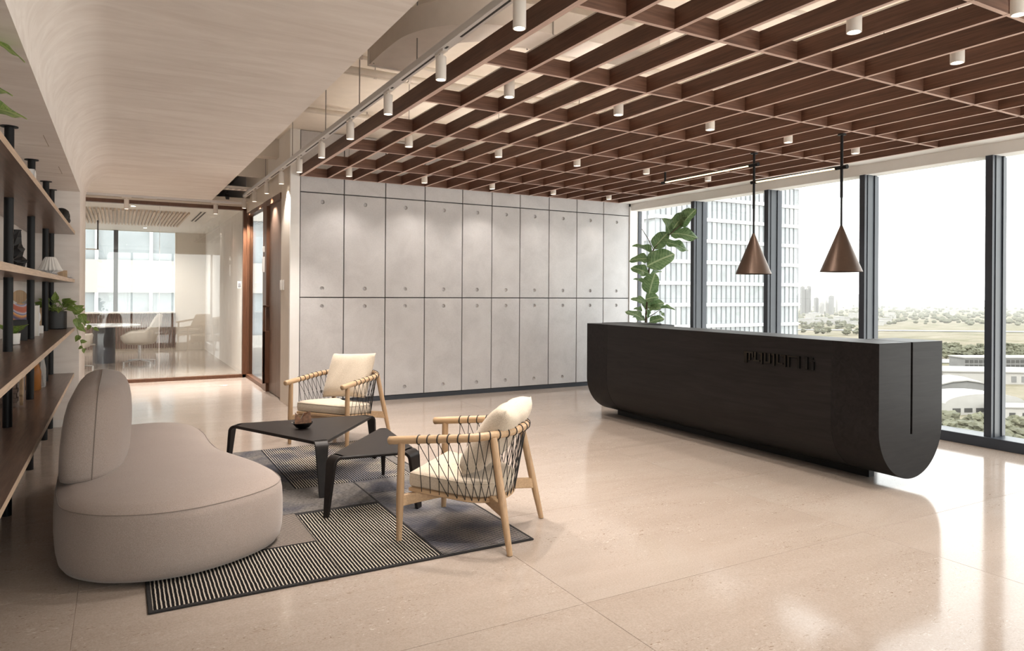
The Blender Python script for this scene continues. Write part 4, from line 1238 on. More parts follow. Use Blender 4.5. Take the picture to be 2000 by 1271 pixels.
MB().rings([[(math.cos(2 * math.pi * j / 32) * 0.085, y_, 0.145 + math.sin(2 * math.pi * j / 32) * 0.085) for j in range(32)] for y_ in (-0.02, 0.02)]).build('disc', M['ceramic_white'], t, smooth=40)
MB().box((-0.06, -0.05, 0), (0.10, 0.05, 0.07)).build('foot', M['ceramic_white'], t, bevel=0.004)
t = at('wooden_block', (-0.695, 8.20, 1.03), 'stepped beech block with a square top beside the pothos', 'block', R(16))
MB().box((-0.085, -0.045, 0), (0.085, 0.045, 0.11)).build('lower_block', M['beech'], t, bevel=0.003)
MB().box((-0.085, -0.035, 0.11), (0.055, 0.04, 0.215)).build('upper_block', M['beech'], t, bevel=0.003)
t = at('wooden_paddle', (-0.755, 7.45, 1.03), 'pale wooden paddle leaning behind the painted book', 'ornament')
mb = MB(); mb.rings([[(math.cos(2 * math.pi * j / 20) * 0.055, y_, 0.33 + math.sin(2 * math.pi * j / 20) * 0.055) for j in range(20)] for y_ in (-0.009, 0.009)]).build('blade', M['beech_z'], t, smooth=40)
MB().box((-0.018, -0.008, 0), (0.018, 0.008, 0.29)).build('handle', M['beech_z'], t)
# lowest shelf: stacked wooden bookend, bottles
t = at('book_sculpture', (-0.70, 6.32, 0.555), 'worn brown block sculpture with a pale star on the lowest shelf', 'sculpture')
M['old_book'] = plain('worn_brown_book', (0.20, 0.145, 0.12), 0.7, var=0.25, vs=40, rnd=4)
for k in range(7):
    MB().box((-0.075 + 0.008 * (k % 3), -0.05, k * 0.034), (0.045 + 0.008 * (k % 2), 0.05, k * 0.034 + 0.032)).build('layer', M['old_book'], t, bevel=0.002)
star = []
for j in range(20):
    a = 2 * math.pi * j / 20; q = 0.115 if j % 2 else 0.085
    star.append((math.cos(a) * q * 0.35, 0.125 + math.sin(a) * q * 1.05))
MB().prism([(s[0], s[1]) for s in star], 0.065, 0.085, 'x').build('star', M['beech_z'], t)
M['amber'] = None
def m_vessel(name, col, alpha):
    m = bpy.data.materials.new(name); m.use_nodes = True; n = m.node_tree; b = n.nodes['Principled BSDF']
    f = noise(n, coords(n), 6, 2); L(n, ramp(n, f, [(0.3, tuple(c * 0.8 for c in col)), (0.7, col)]), b.inputs['Base Color'])
    b.inputs['Transmission Weight'].default_value = alpha; b.inputs['Roughness'].default_value = 0.05; b.inputs['IOR'].default_value = 1.2
    return m
M['amber'] = m_vessel('amber_glass', (0.62, 0.25, 0.07), 0.6)
M['clear'] = m_vessel('clear_glass', (0.85, 0.86, 0.86), 0.85)
def bottle(loc, label, mat, h_=0.29, r_=0.052):
    t = at('glass_bottle', loc, label, 'bottle', group='glass bottles on the lowest shelf')
    MB().lathe([(r_ * 0.9, 0), (r_, 0.01), (r_, h_ * 0.48), (r_ * 0.8, h_ * 0.62), (r_ * 0.5, h_ * 0.85), (r_ * 0.45, h_), (r_ * 0.37, h_), (r_ * 0.42, h_ * 0.85)], 24, cap1=False).build('body', mat, t, smooth=50)
    MB().lathe([(r_ * 0.46, h_ - 0.012), (r_ * 0.52, h_ - 0.006), (r_ * 0.46, h_)], 20, cap0=False, cap1=False).build('lip', mat, t, smooth=50)
bottle((-0.635, 7.27, 0.555), 'amber glass bottle standing on the lowest shelf', M['amber'], 0.33, 0.058)
bottle((-0.60, 7.48, 0.555), 'clear glass bottle behind the amber bottle', M['clear'], 0.34, 0.040)

# ------------------------------------------------------------------ leaves
def leaf_mesh(name, mat, kind='fiddle', bend=0.25, foldv=0.25, wave=0.05, seed=0):
    """unit length leaf along +y, blade facing +z"""
    rnd = random.Random(seed); mb = MB(); nu, nv = 12, 8
    def width(t):
        if kind == 'fiddle':
            return 0.36 * math.sin(math.pi * min(1, t ** 0.75)) ** 0.7 * (0.62 + 0.55 * t) if 0 < t < 1 else 0.0
        return 0.40 * (math.sin(math.pi * t ** 0.62)) ** 0.85 * (1.05 - 0.35 * t) if 0 < t < 1 else 0.0
    ph = rnd.random() * 6
    idx = {}
    for i in range(nu + 1):
        t = i / nu; w_ = max(width(t), 0.004)
        for j in range(nv + 1):
            s = -1 + 2 * j / nv
            x = s * w_; y = t - 0.06 * abs(s) * (1 - t)
            z = foldv * abs(x) - bend * t * t + wave * math.sin(t * 11 + ph + (2 if s > 0 else 0)) * abs(s) ** 1.5
            idx[i, j] = len(mb.v); mb.v.append(Vector((x, y, z)))
    for i in range(nu):
        for j in range(nv):
            mb.face((idx[i, j], idx[i, j + 1], idx[i + 1, j + 1], idx[i + 1, j]))
    return mb.mesh(name, mat, 180)
FIG = [leaf_mesh('leaf', M['fig_leaf'], 'fiddle', b_, f_, w_, s) for s, (b_, f_, w_) in enumerate([(0.25, 0.35, 0.085), (0.45, 0.2, 0.09), (0.1, 0.5, 0.07), (0.35, 0.7, 0.07)])]
POT = [leaf_mesh('leaf', M['pothos_leaf'], 'heart', b_, f_, w_, s + 9) for s, (b_, f_, w_) in enumerate([(0.3, 0.25, 0.03), (0.5, 0.4, 0.03), (0.15, 0.3, 0.02)])]
def place_leaf(mesh, parent, base, tip, normal, wscale=1.0, name='leaf'):
    base, tip = Vector(base), Vector(tip); d = tip - base; ln_ = d.length; y = d.normalized()
    n = Vector(normal); z = (n - y * n.dot(y))
    if z.length < 1e-4: z = y.orthogonal()
    z.normalize(); x = y.cross(z)
    o = bpy.data.objects.new(name, mesh); COL.objects.link(o); o.parent = parent
    Mx = Matrix((x * ln_ * wscale, y * ln_, z * ln_)).transposed().to_4x4()
    Mx.translation = base
    o.matrix_local = Mx
    return o

# fiddle leaf fig in a tall planter beside the window
fig = at('fiddle_leaf_fig', (6.30, 7.47, 0), 'tall fiddle leaf fig in a dark planter behind the desk', 'plant')
MB().box((-0.26, -0.30, 0.0), (0.24, 0.66, 1.0)).build('planter', M['pot_black'], fig, bevel=0.006)
MB().box((-0.235, -0.275, 0.985), (0.215, 0.635, 1.003)).build('soil', M['dark_soil'], fig)
RT = Vector((math.cos(R(29.3)), -math.sin(R(29.3)), 0)); FW = Vector((math.sin(R(29.3)), math.cos(R(29.3)), 0)); UPV = Vector((0, 0, 1))
SCL = 9.6 / 1369.0 / 5.087
def fp(u, v, dpt=0.0):
    """a spot on the plant: u to the right and v down in plant units from the stem foot, dpt away"""
    return RT * ((u - 215) * SCL) + UPV * (1.03 - (v - 1215) * SCL) + FW * dpt
st = [fp(212, 1235), fp(220, 1100, .01), fp(226, 1000, .0), fp(236, 850, .02), fp(240, 700, .0), fp(262, 560, -.02), fp(285, 490, -.03), fp(350, 420, -.06), fp(430, 350, -.08), fp(520, 265, -.10), fp(600, 170, -.11), fp(640, 80, -.12)]
MB().tube(catmull(st, 4, closed=False), [0.017 - 0.013 * i / 44 for i in range(45)], 8).build('trunk', M['stem'], fig, smooth=60)
MB().tube([fp(275, 490, -.03), fp(225, 380, .0), fp(170, 290, .02)], [0.006, 0.005, 0.004], 6).build('twig', M['stem'], fig, smooth=60)
MB().tube([fp(230, 1170), fp(290, 1130, -.05), fp(352, 1080, -.08)], [0.006, 0.005, 0.003], 6).build('twig', M['stem'], fig, smooth=60)
FL = [((288, 478), (395, 325), 1.25, -.10, 0), ((270, 540), (115, 402), .7, .08, 3), ((255, 590), (68, 558), .9, -.06, 1), ((225, 655), (445, 525), 1.25, -.14, 0), ((235, 735), (92, 652), 1.2, -.05, 1), ((272, 757), (388, 665), .55, .12, 3),
      ((188, 832), (110, 756), .7, .10, 3), ((240, 925), (262, 735), 1.35, -.16, 2), ((322, 836), (364, 798), .8, .05, 1), ((205, 990), (312, 950), 1.5, -.08, 0), ((188, 1020), (86, 962), .8, -.05, 1), ((203, 1085), (172, 935), .65, .06, 3),
      ((228, 1065), (358, 1005), 1.2, -.10, 0), ((238, 1090), (330, 1062), 1.2, -.14, 2), ((192, 1195), (55, 1078), .85, -.06, 1), ((345, 1082), (470, 1045), .45, -.10, 3), ((245, 1215), (350, 1160), 1.1, -.12, 0), ((225, 1170), (215, 1090), 1.0, -.08, 2),
      ((405, 425), (608, 450), .85, -.10, 1), ((452, 338), (670, 330), .95, -.16, 1), ((438, 335), (362, 195), 1.2, -.14, 2), ((468, 300), (560, 125), 1.1, -.10, 0), ((545, 260), (655, 100), 1.0, -.16, 2), ((590, 260), (648, 40), .8, .06, 3), ((575, 265), (635, 175), .9, .10, 1),
      ((205, 1205), (105, 1135), .8, .05, 3), ((215, 1160), (275, 1120), .9, .10, 1), ((175, 1110), (105, 1060), .8, .12, 3), ((345, 1110), (378, 1125), .8, -.1, 1), ((440, 350), (500, 240), 1.0, .12, 0)]
rnd = random.Random(3)
for (b_, t_, w_, dp, kd) in FL:
    base = fp(b_[0], b_[1], dp * 0.3); tip = fp(t_[0], t_[1], dp * 1.3); tip = base + (tip - base) * 0.98; w_ *= 1.02
    nrm = -FW * (1.0 if kd != 3 else 0.35) + UPV * (0.55 + 0.3 * rnd.random()) + RT * rnd.uniform(-.35, .35)
    place_leaf(FIG[kd], fig, base, tip, nrm, w_)

# trailing pothos on the shelf
pt = at('potted_pothos', (-0.56, 8.34, 1.03), 'trailing green pothos in a round black pot on the shelf', 'plant')
MB().lathe([(0.098, 0.0), (0.108, 0.006), (0.108, 0.175), (0.100, 0.175), (0.096, 0.15)], 36, cap1=False).build('pot', M['pot_black'], pt, smooth=40)
MB().lathe([(0.098, 0.150), (0.098, 0.155)], 24).build('soil', M['dark_soil'], pt)
rnd = random.Random(11)
for k in range(30):
    a = rnd.uniform(-3.2, 3.2); el = rnd.uniform(0.2, 1.25); ln_ = rnd.uniform(0.11, 0.17)
    base = Vector((math.cos(a) * 0.05, math.sin(a) * 0.05 - 0.02, 0.17 + rnd.uniform(0, 0.05)))
    d = Vector((math.cos(a) * math.cos(el), math.sin(a) * math.cos(el), math.sin(el)))
    mid = base + d * rnd.uniform(0.04, 0.10)
    MB().tube([base - Vector((0, 0, 0.03)), mid], 0.0022, 5).build('stalk', M['stem_green'], pt)
    place_leaf(POT[k % 3], pt, mid, mid + d * ln_ * 0.8 + Vector((0, 0, -0.05)), Vector((0.25, -0.7, 0.75)) + Vector((rnd.uniform(-.3, .3), rnd.uniform(-.3, .3), 0)), 1.0)
def vine(pts, parent, leaves):
    path = catmull(pts, 5, closed=False)
    MB().tube(path, 0.0022, 5).build('vine', M['stem_green'], parent, smooth=60)
    for (s, d, ln_) in leaves:
        b_ = path[int(s * (len(path) - 1))]; d = Vector(d).normalized()
        place_leaf(POT[rnd.randrange(3)], parent, b_, b_ + d * ln_ * 0.72, Vector((0.3, -0.8, 0.4)), 1.0)
vine([(0.05, -0.02, 0.18), (0.14, -0.04, 0.19), (0.19, -0.05, 0.10), (0.20, -0.06, -0.02), (0.23, -0.08, -0.13), (0.25, -0.10, -0.20)], pt, [(0.3, (0.7, 0, 0.35), 0.15), (0.42, (0.2, -.2, -1), 0.15), (0.55, (0.9, 0, -.5), 0.14), (0.7, (-.3, 0, -1), 0.10), (0.8, (1, 0, .1), 0.08), (1.0, (.4, 0, -1), 0.07), (0.92, (-.8, 0, -.5), 0.06)])
vine([(0.04, 0.02, 0.18), (0.13, 0.03, 0.20), (0.22, 0.04, 0.14), (0.27, 0.03, 0.06), (0.34, 0.03, 0.00)], pt, [(0.35, (0.8, -.2, 0.5), 0.14), (0.5, (.5, -.3, -.8), 0.16), (0.75, (1, 0, .2), 0.06), (1.0, (1, 0, -.6), 0.08), (0.88, (-.2, 0, -1), 0.08)])
# pothos on the top shelf near the viewer, hanging into the view
p2_ = at('potted_pothos', (-0.62, 3.35, 2.03), 'pothos whose glossy leaves hang down over the top shelf', 'plant')
MB().lathe([(0.085, 0.0), (0.10, 0.006), (0.105, 0.17), (0.097, 0.17), (0.093, 0.145)], 32, cap1=False).build('pot', M['pot_black'], p2_, smooth=40)
MB().lathe([(0.094, 0.145), (0.094, 0.15)], 24).build('soil', M['dark_soil'], p2_)
for (tip_px, ln_, dx) in (((-0.335, 3.60, 2.425), 0.15, 0), ((-0.375, 3.50, 2.255), 0.13, 0), ((-0.335, 3.60, 2.185), 0.15, 0), ((-0.42, 3.45, 2.36), 0.08, 0)):
    tip = Vector(tip_px) - Vector(p2_.location); base = tip + Vector((-0.15, -0.085, 0.015 if tip.z > 0.3 else -0.03))
    MB().tube(catmull([(0, 0, 0.15), (0.03, 0.05, 0.30), base], 5, closed=False), 0.0025, 5).build('vine', M['stem_green'], p2_, smooth=60)
    place_leaf(POT[0], p2_, base, tip, Vector((0.2, -0.6, 0.7)), 1.1)
t = at('small_planter', (-0.66, 6.05, 1.03), 'small white pot with one green leaf at the shelf edge of view', 'plant')
MB().lathe([(0.04, 0), (0.05, 0.005), (0.055, 0.08), (0.048, 0.08)], 24).build('pot', M['ceramic_white'], t, smooth=40)
for k in range(4):
    a = k * 1.5 + 0.4
    place_leaf(POT[k % 3], t, (0.01 * math.cos(a), 0.01 * math.sin(a), 0.08), (0.09 * math.cos(a), 0.09 * math.sin(a), 0.16), (0, -.4, 1), 1.0)

# ================================================================== wall fittings
def fitting(name, loc, size, label, cat, gang=1):
    t = at(name, loc, label, cat)
    MB().box((-size[0], -size[1] / 2, -size[2] / 2), (0, size[1] / 2, size[2] / 2)).build('plate', M['trim_white'], t, bevel=0.002)
    MB().box((-size[0] - 0.004, -size[1] * 0.3, -size[2] * 0.28), (-size[0], size[1] * 0.3, size[2] * 0.28)).build('rocker', M['ceramic_white'], t, bevel=0.001)
fitting('light_switch', (XD, 9.335, 1.50), (0.012, 0.085, 0.125), 'white light switch nearer the door', 'switch')
fitting('light_switch', (XD, 9.20, 1.50), (0.012, 0.085, 0.125), 'white light switch further from the door', 'switch')
fitting('intercom', (XD - 0.012, 10.50, 1.80), (0.02, 0.07, 0.22), 'slim white intercom on the timber door frame', 'intercom')
fitting('card_reader', (XD - 0.012, 10.50, 2.02), (0.018, 0.05, 0.08), 'small card reader above the intercom', 'card reader')
t = at('thermostat', (1.74, YG + 0.06, 1.52), 'small white thermostat inside the glass room', 'thermostat')
MB().box((-0.03, 0, -0.06), (0.03, 0.015, 0.06)).build('plate', M['trim_white'], t, bevel=0.002)
MB().box((-0.02, -0.003, -0.03), (0.02, 0, 0.03)).build('display', M['cover_grey'], t)

# ================================================================== meeting room furniture
t = at('meeting_table', (-0.24, 15.80, 0), 'round white meeting table on a grey drum base', 'table')
MB().lathe([(0.60, 0.715), (0.63, 0.725), (0.63, 0.74), (0.62, 0.745)], 56).build('tabletop', M['table_white'], t, smooth=30)
MB().lathe([(0.19, 0), (0.19, 0.715)], 40).build('base', M['grey_base'], t, smooth=30)
tp = at('tablet', (-0.50, 15.60, 0.745), 'dark tablet lying on the meeting table', 'tablet', 0.3)
MB().box((-0.13, -0.09, 0), (0.13, 0.09, 0.010)).build('body', M['cover_grey'], tp, bevel=0.003)
MB().box((-0.12, -0.08, 0.010), (0.12, 0.08, 0.0115)).build('screen', M['gloss_black'], tp)
def swivel(loc, rz, label):
    t = at('swivel_chair', loc, label, 'chair', rz, 'ivory swivel chairs in the meeting room')
    # bucket shell: wraps around the sitter, opening towards +y
    n = 28; rg = []
    H_ = [(0.17, 0.36, 0.6), (0.23, 0.385, .9), (0.27, 0.43, 1), (0.30, 0.52, 1), (0.315, 0.60, 1)]
    def ringp(r_, z, lift=0.0, inn=0.0):
        out_ = []
        for j in range(n):
            a = 2 * math.pi * j / n; s = -math.sin(a)
            back = max(0.0, s)
            zz = z + lift * min(1.0, max(0.0, (back - 0.30) / 0.42)) ** 1.3 + (0.0 if s > -0.5 else -0.10 * lift / 0.30 * min(1, (-s - 0.5) * 2))
            out_.append((math.cos(a) * (r_ - inn), math.sin(a) * (r_ - inn) * 1.02 - 0.07 * back * lift / 0.3, zz))
        return out_
    MB().rings([ringp(0.16, 0.37), ringp(0.25, 0.39), ringp(0.295, 0.44), ringp(0.31, 0.52, 0.12), ringp(0.32, 0.60, 0.26), ringp(0.325, 0.63, 0.30), ringp(0.31, 0.645, 0.31), ringp(0.325, 0.62, 0.28, 0.05), ringp(0.30, 0.52, 0.05, 0.06), ringp(0.28, 0.475, 0, 0.06), ringp(0.15, 0.47)]).build('shell', M['white_shell'], t, smooth=60)
    MB().lathe([(0.205, 0.470), (0.225, 0.49), (0.20, 0.51)], 28).build('seat_pad', M['white_shell'], t, smooth=60)
    MB().tube([(0, 0, 0.06), (0, 0, 0.37)], [0.032, 0.026], 14).build('column', M['chrome'], t, smooth=50)
    for k in range(4):
        a = k * math.pi / 2 + 0.6
        MB().tube([(0, 0, 0.075), (math.cos(a) * 0.33, math.sin(a) * 0.33, 0.05)], [0.022, 0.014], 8).build('base_arm', M['chrome'], t, smooth=50)
        MB().tube([(math.cos(a) * 0.32, math.sin(a) * 0.32, 0.0), (math.cos(a) * 0.32, math.sin(a) * 0.32, 0.05)], 0.018, 10).build('glide', M['chrome'], t, smooth=50)
    MB().tube([(0.20, 0.20, 0.43), (0.27, 0.24, 0.43)], 0.018, 10).build('tilt_knob', M['chrome'], t, smooth=50)
swivel((0.36, 15.35, 0), R(88), 'ivory swivel chair on the right of the meeting table')
swivel((-0.72, 14.75, 0), R(-35), 'ivory swivel chair half hidden behind the plaster pier')
t = at('frame_pendant', (-0.33, 14.5, 2.80), 'thin black frame pendant above the meeting table', 'pendant lamp')
MB().tube([(0, 0, 0), (0, 0, -0.14)], 0.003, 6).build('cable', M['rod'], t)
MB().box((-0.012, -0.012, -0.66), (0.012, 0.012, -0.14)).build('upright', M['black_metal'], t)
MB().box((-1.3, -0.010, -0.665), (0.02, 0.010, -0.645)).build('crossbar', M['lamp_white'], t)
t = at('rod_pendant', (-0.05, 14.0, 2.80), 'white rod with a round canopy on the meeting room ceiling', 'ceiling fitting')
MB().lathe([(0.055, -0.012), (0.055, 0)], 20).build('canopy', M['lamp_white'], t)
MB().tube([(0, 0, 0), (0, 0, -0.24)], 0.008, 8).build('rod', M['lamp_white'], t)
for k, (x, y) in enumerate(((-1.6, 13.2), (0.2, 13.0), (-1.2, 17.3), (0.5, 17.4))):
    t = at('recessed_spot', (x, y, 2.798), f'small recessed spot in the meeting room ceiling, {ORD[k]} of four', 'downlight', group='recessed spots in the meeting room')
    MB().lathe([(0.045, -0.006), (0.045, 0)], 20).build('ring', M['lamp_white'], t)
    MB().lathe([(0.034, -0.008), (0.034, -0.006)], 20).build('lens', M['lens'], t)
    spot(t, (0, 0, -0.012), 110, 150, color=(1, .94, .87))

# ================================================================== the view outside
GZ = -45.0
def gp_(k, w_):
    """ground spot: w_ metres ahead of the room, k sideways slope"""
    p = FW * w_ + RT * (w_ * k); return Vector((p.x, p.y, GZ))
def kk(p): return (p - 1000) / 1369.0
def m_ground():
    m, n, b = new_mat('dry_fields')
    v = coords(n, (0.0022, 0.0048, 1.0), rot=(0, 0, R(-60)))
    a = noise(n, v, 2.2, 6, 0.6, 0.6); f = noise(n, coords(n, (0.03, 0.05, 1)), 1.0, 6, 0.7)
    c = ramp(n, a, [(0.34, (0.122, 0.119, 0.076)), (0.44, (0.180, 0.155, 0.112)), (0.50, (0.223, 0.194, 0.151)), (0.56, (0.144, 0.133, 0.090)), (0.68, (0.194, 0.169, 0.122))])
    c = mix(n, 0.35, c, ramp(n, f, [(0.35, (0.101, 0.094, 0.061)), (0.62, (0.238, 0.209, 0.166))]))
    L(n, c, b.inputs['Base Color']); b.inputs['Roughness'].default_value = 1.0; b.inputs['Specular IOR Level'].default_value = 0.0
    return m
gq = MB(); gq.quad(gp_(-1.6, 30) + Vector((-300, 0, 0)), gp_(1.9, 30), gp_(1.9, 4150), gp_(-1.6, 4150))
tag(gq.build('ground', m_ground()), 'dry pale fields stretching to the horizon', 'ground', kind='structure')

M['band_white'] = plain('white_facade_band', (0.55, 0.55, 0.55), 0.6, var=0.03)
M['tower_glass'] = plain('tower_glass', (0.27, 0.285, 0.295), 0.12, var=0.14, vs=0.4, rnd=40)
M['tower_fin'] = plain('tower_fin', (0.20, 0.21, 0.22), 0.5)
M['tower_blind'] = plain('tower_blind_glass', (0.35, 0.36, 0.36), 0.3, var=0.08, vs=0.4, rnd=40)
M['tower_core'] = plain('tower_core', (0.38, 0.40, 0.41), 0.5)
M['bld_white'] = plain('white_render', (0.30, 0.285, 0.265), 0.8, var=0.05, vs=0.3)
M['bld_grey'] = plain('grey_render', (0.15, 0.145, 0.14), 0.8, var=0.08, vs=0.3)
M['bld_roof'] = plain('pale_roof', (0.27, 0.258, 0.242), 0.8, var=0.06, vs=0.2)
M['bld_win'] = plain('dark_window', (0.05, 0.048, 0.046), 0.3)
M['bld_brick'] = plain('brick_red', (0.26, 0.15, 0.11), 0.9)
M['crown'] = plain('olive_crown', (0.095, 0.092, 0.060), 0.95, var=0.35, vs=0.5, rnd=60)
M['trunk'] = plain('tree_trunk', (0.09, 0.07, 0.05), 0.9)

# glass office tower across the street
TX0, TX1, TY, TD = 84.6, 123.0, 98.0, 26.0
tw = empty('office_tower', (TX0, TY, GZ)); tag(tw, 'pale glass office tower seen through the left windows', 'tower')
MB().box((0.3, 0.3, 0), (TX1 - TX0 - 0.3, TD, 108)).build('core', M['tower_core'], tw)
PITCH = 4.02; Z0T = -0.6 - 11 * PITCH
slab_m = MB().box((-0.1, -0.25, -0.33), (TX1 - TX0 + 0.1, TD, 0.33)).box((TX1 - TX0 + 0.1, 0, -0.1), (TX1 - TX0 + 1.0, 1.5, 0.1)).mesh('floor_band', M['band_white'])
NB = 30; BW = (TX1 - TX0) / NB
for k in range(28):
    inst('floor_band', slab_m, tw, (0, 0, Z0T + k * PITCH - GZ))
fin_m = MB().box((-0.045, -0.16, 0), (0.045, 0, 108)).mesh('fin', M['tower_fin'])
for k in range(NB + 1):
    inst('fin', fin_m, tw, (k * BW, 0, 0))
finx_m = MB().box((-0.42, -0.05, 0), (0, 0.05, 108)).mesh('fin', M['tower_fin'])
for k in range(1, 14):
    inst('fin', finx_m, tw, (0, k * 1.9, 0))
pane_m = [MB().box((0.06, 0.02, 0.36), (BW - 0.06, 0.12, h_)).mesh('pane', M['tower_glass']) for h_ in (PITCH - 0.36, PITCH - 0.36)] + [MB().box((0.06, 0.02, 0.36), (BW - 0.06, 0.12, PITCH - 0.36)).mesh('pane', M['tower_blind'])]
rnd = random.Random(5)
for k in range(9, 18):
    for i in range(NB):
        inst('pane', pane_m[rnd.randrange(3)], tw, (i * BW, 0, Z0T + k * PITCH - GZ))
rest = MB()
for k in list(range(0, 9)) + list(range(18, 27)):
    rest.box((0, 0.02, Z0T + k * PITCH - GZ + 0.36), (TX1 - TX0, 0.12, Z0T + (k + 1) * PITCH - GZ - 0.36))
ro = rest.build('other_panes', M['tower_glass'], tw); ro['kind'] = 'stuff'

# white office block seen through the meeting room window
ob = empty('office_block', (-26, 42, GZ)); tag(ob, 'white banded office block behind the meeting room window', 'building')
MB().box((0, 0.4, 0), (46, 18, 66)).build('core', M['bld_grey'], ob)
for k in range(16):
    MB().box((-0.1, -0.1, k * 4.1 + 1.2), (46.1, 18, k * 4.1 + 2.9)).build('floor_band', M['bld_white'], ob)
M['block_glass'] = plain('block_glass', (0.20, 0.215, 0.225), 0.12, var=0.2, vs=0.4, rnd=30)
wm = MB().box((0.08, 0.1, 0), (2.42, 0.3, 2.4)).mesh('window', M['block_glass'])
for k in range(9, 14):
    for i in range(6, 17):
        inst('window', wm, ob, (i * 2.5, 0, k * 4.1 + 2.9))
for i in range(6, 18):
    MB().box((i * 2.5 - 0.08, -0.02, 36), (i * 2.5 + 0.08, 0.2, 60)).build('post', M['band_white'], ob)

# low industrial quarter
def oriented(name, k, w_, label, cat, ang=0.0, group=None):
    t = empty(name, gp_(k, w_), R(-29.3) + ang); tag(t, label, cat, group); return t
t = oriented('grid_office', kk(1884), 440, 'long grey office with a grid of square windows', 'building', 0.05)
wl = MB().box((0, 0, 0), (58, 14, 7.2)).build('wall', M['bld_grey'], t)
MB().box((-0.5, -0.5, 7.2), (58.5, 14.5, 7.9)).build('roof', M['bld_roof'], t)
gw = MB().box((0, -0.15, 0), (2.3, 0.1, 1.9)).mesh('window', M['bld_win'])
for i in range(19):
    for j in range(2): inst('window', gw, wl, (0.7 + i * 3.0, 0, 1.3 + j * 2.9))
t = oriented('long_hall', kk(1843), 372, 'long white flat-roofed hall below the grid office', 'building', -0.10)
MB().box((0, 0, 0), (95, 26, 6.0)).build('wall', M['bld_white'], t)
MB().box((-0.6, -0.6, 6.0), (95.6, 26.6, 6.6)).build('roof', M['bld_roof'], t)
for i in range(12): MB().box((34 + i * 5, -0.12, 1.0), (36.5 + i * 5, 0.1, 4.2)).build('panel', M['bld_grey'], t)
MB().box((-9, 2, 0), (-1, 12, 6)).build('annexe', M['bld_brick'], t)
t = oriented('gable_shed', kk(1832), 318, 'grey shed with a low curved gable', 'building', -0.22)
pr = [(0, 0), (24, 0), (24, 5.4), (18, 7.2), (12, 7.9), (6, 7.2), (0, 5.4)]
MB().prism(pr, 0, 20, 'y').build('wall', M['bld_grey'], t)
MB().prism([(-0.6, 5.4), (6, 7.35), (12, 8.1), (18, 7.35), (24.6, 5.4), (24.6, 5.9), (18, 7.85), (12, 8.6), (6, 7.85), (-0.6, 5.9)], -0.6, 20.6, 'y').build('roof', M['bld_roof'], t)
for i in range(5): MB().box((1.5 + i * 4.6, -0.1, 0.8), (4.6 + i * 4.6, 0.1, 4.2)).build('door', M['bld_win'] if i == 2 else M['bld_white'], t)
t = oriented('arched_hall', kk(1848), 272, 'white hall with a rounded roof nearest the windows', 'building', 0.12)
arc = [(0, 0), (34, 0)] + [(17 + 17 * math.cos(a), 4.5 + 3.6 * math.sin(a)) for a in [math.pi * i / 14 for i in range(15)]]
wl = MB().prism(arc, 0, 16, 'y').build('wall', M['bld_white'], t)
for i in range(6): MB().box((3 + i * 5, -0.12, 1.0), (6.4 + i * 5, 0.1, 2.6)).build('window', M['bld_win'], wl)
t = oriented('flat_house', kk(1962), 262, 'low white house right of the last mullion', 'building', -0.05)
wl = MB().box((0, 0, 0), (26, 10, 4.6)).build('wall', M['bld_white'], t)
MB().box((-0.4, -0.4, 4.6), (26.4, 10.4, 5.0)).build('roof', M['bld_roof'], t)
for i in range(5): MB().box((2 + i * 4.8, -0.1, 1.2), (4.2 + i * 4.8, 0.1, 2.8)).build('window', M['bld_win'], wl)
# road strips through the plain
for k, (w0, w1) in enumerate(((470, 500), (610, 622), (880, 905))):
    q = MB(); dz = Vector((0, 0, 0.4 + 0.1 * k))
    q.rings([[gp_(0.30, w0 * 1.04) + dz, gp_(0.95, w0) + dz, gp_(0.95, w1) + dz, gp_(0.30, w1 * 1.03) + dz], [gp_(0.30, w0 * 1.04) + dz * 1.3, gp_(0.95, w0) + dz * 1.3, gp_(0.95, w1) + dz * 1.3, gp_(0.30, w1 * 1.03) + dz * 1.3]])
    tag(q.build('sandy_track', M['bld_white']), f'pale sandy track across the fields, {ORD[k]} from the windows', 'track')

# distant residential towers
for i, (pa, pb, ptop, w_) in enumerate(((1566, 1572, 561, 1560), (1575, 1580, 566, 1560), (1580, 1585, 561, 1590), (1593, 1599, 584, 1620), (1601, 1604, 600, 1640), (1606, 1611, 594, 1640), (1613, 1617, 592, 1660), (1619, 1622, 595, 1660), (1624, 1630, 581, 1640), (1633, 1636, 590, 1680))):
    wd = (pb - pa) / 1369 * w_; hh = (617.5 - ptop) / 1369 * w_
    t = oriented('apartment_tower', kk(pa), w_, f'slim hazy apartment tower far off, {ORD[i]} from the left in its cluster', 'tower', 0.15 * (i % 3), 'far apartment towers')
    MB().box((0, 0, 0), (wd, wd * 1.3, hh)).build('wall', M['bld_grey'] if i in (0, 1, 2, 3, 8) else M['bld_white'], t)
    MB().box((wd * 0.3, wd * 0.3, hh), (wd * 0.8, wd, hh + 3)).build('roof_hut', M['bld_white'], t)
    for j in range(3):
        MB().box((wd * (0.15 + 0.28 * j), -0.2, 2), (wd * (0.27 + 0.28 * j), 0.2, hh - 3)).build('window_strip', M['bld_win'] if i < 4 else M['bld_grey'], t)
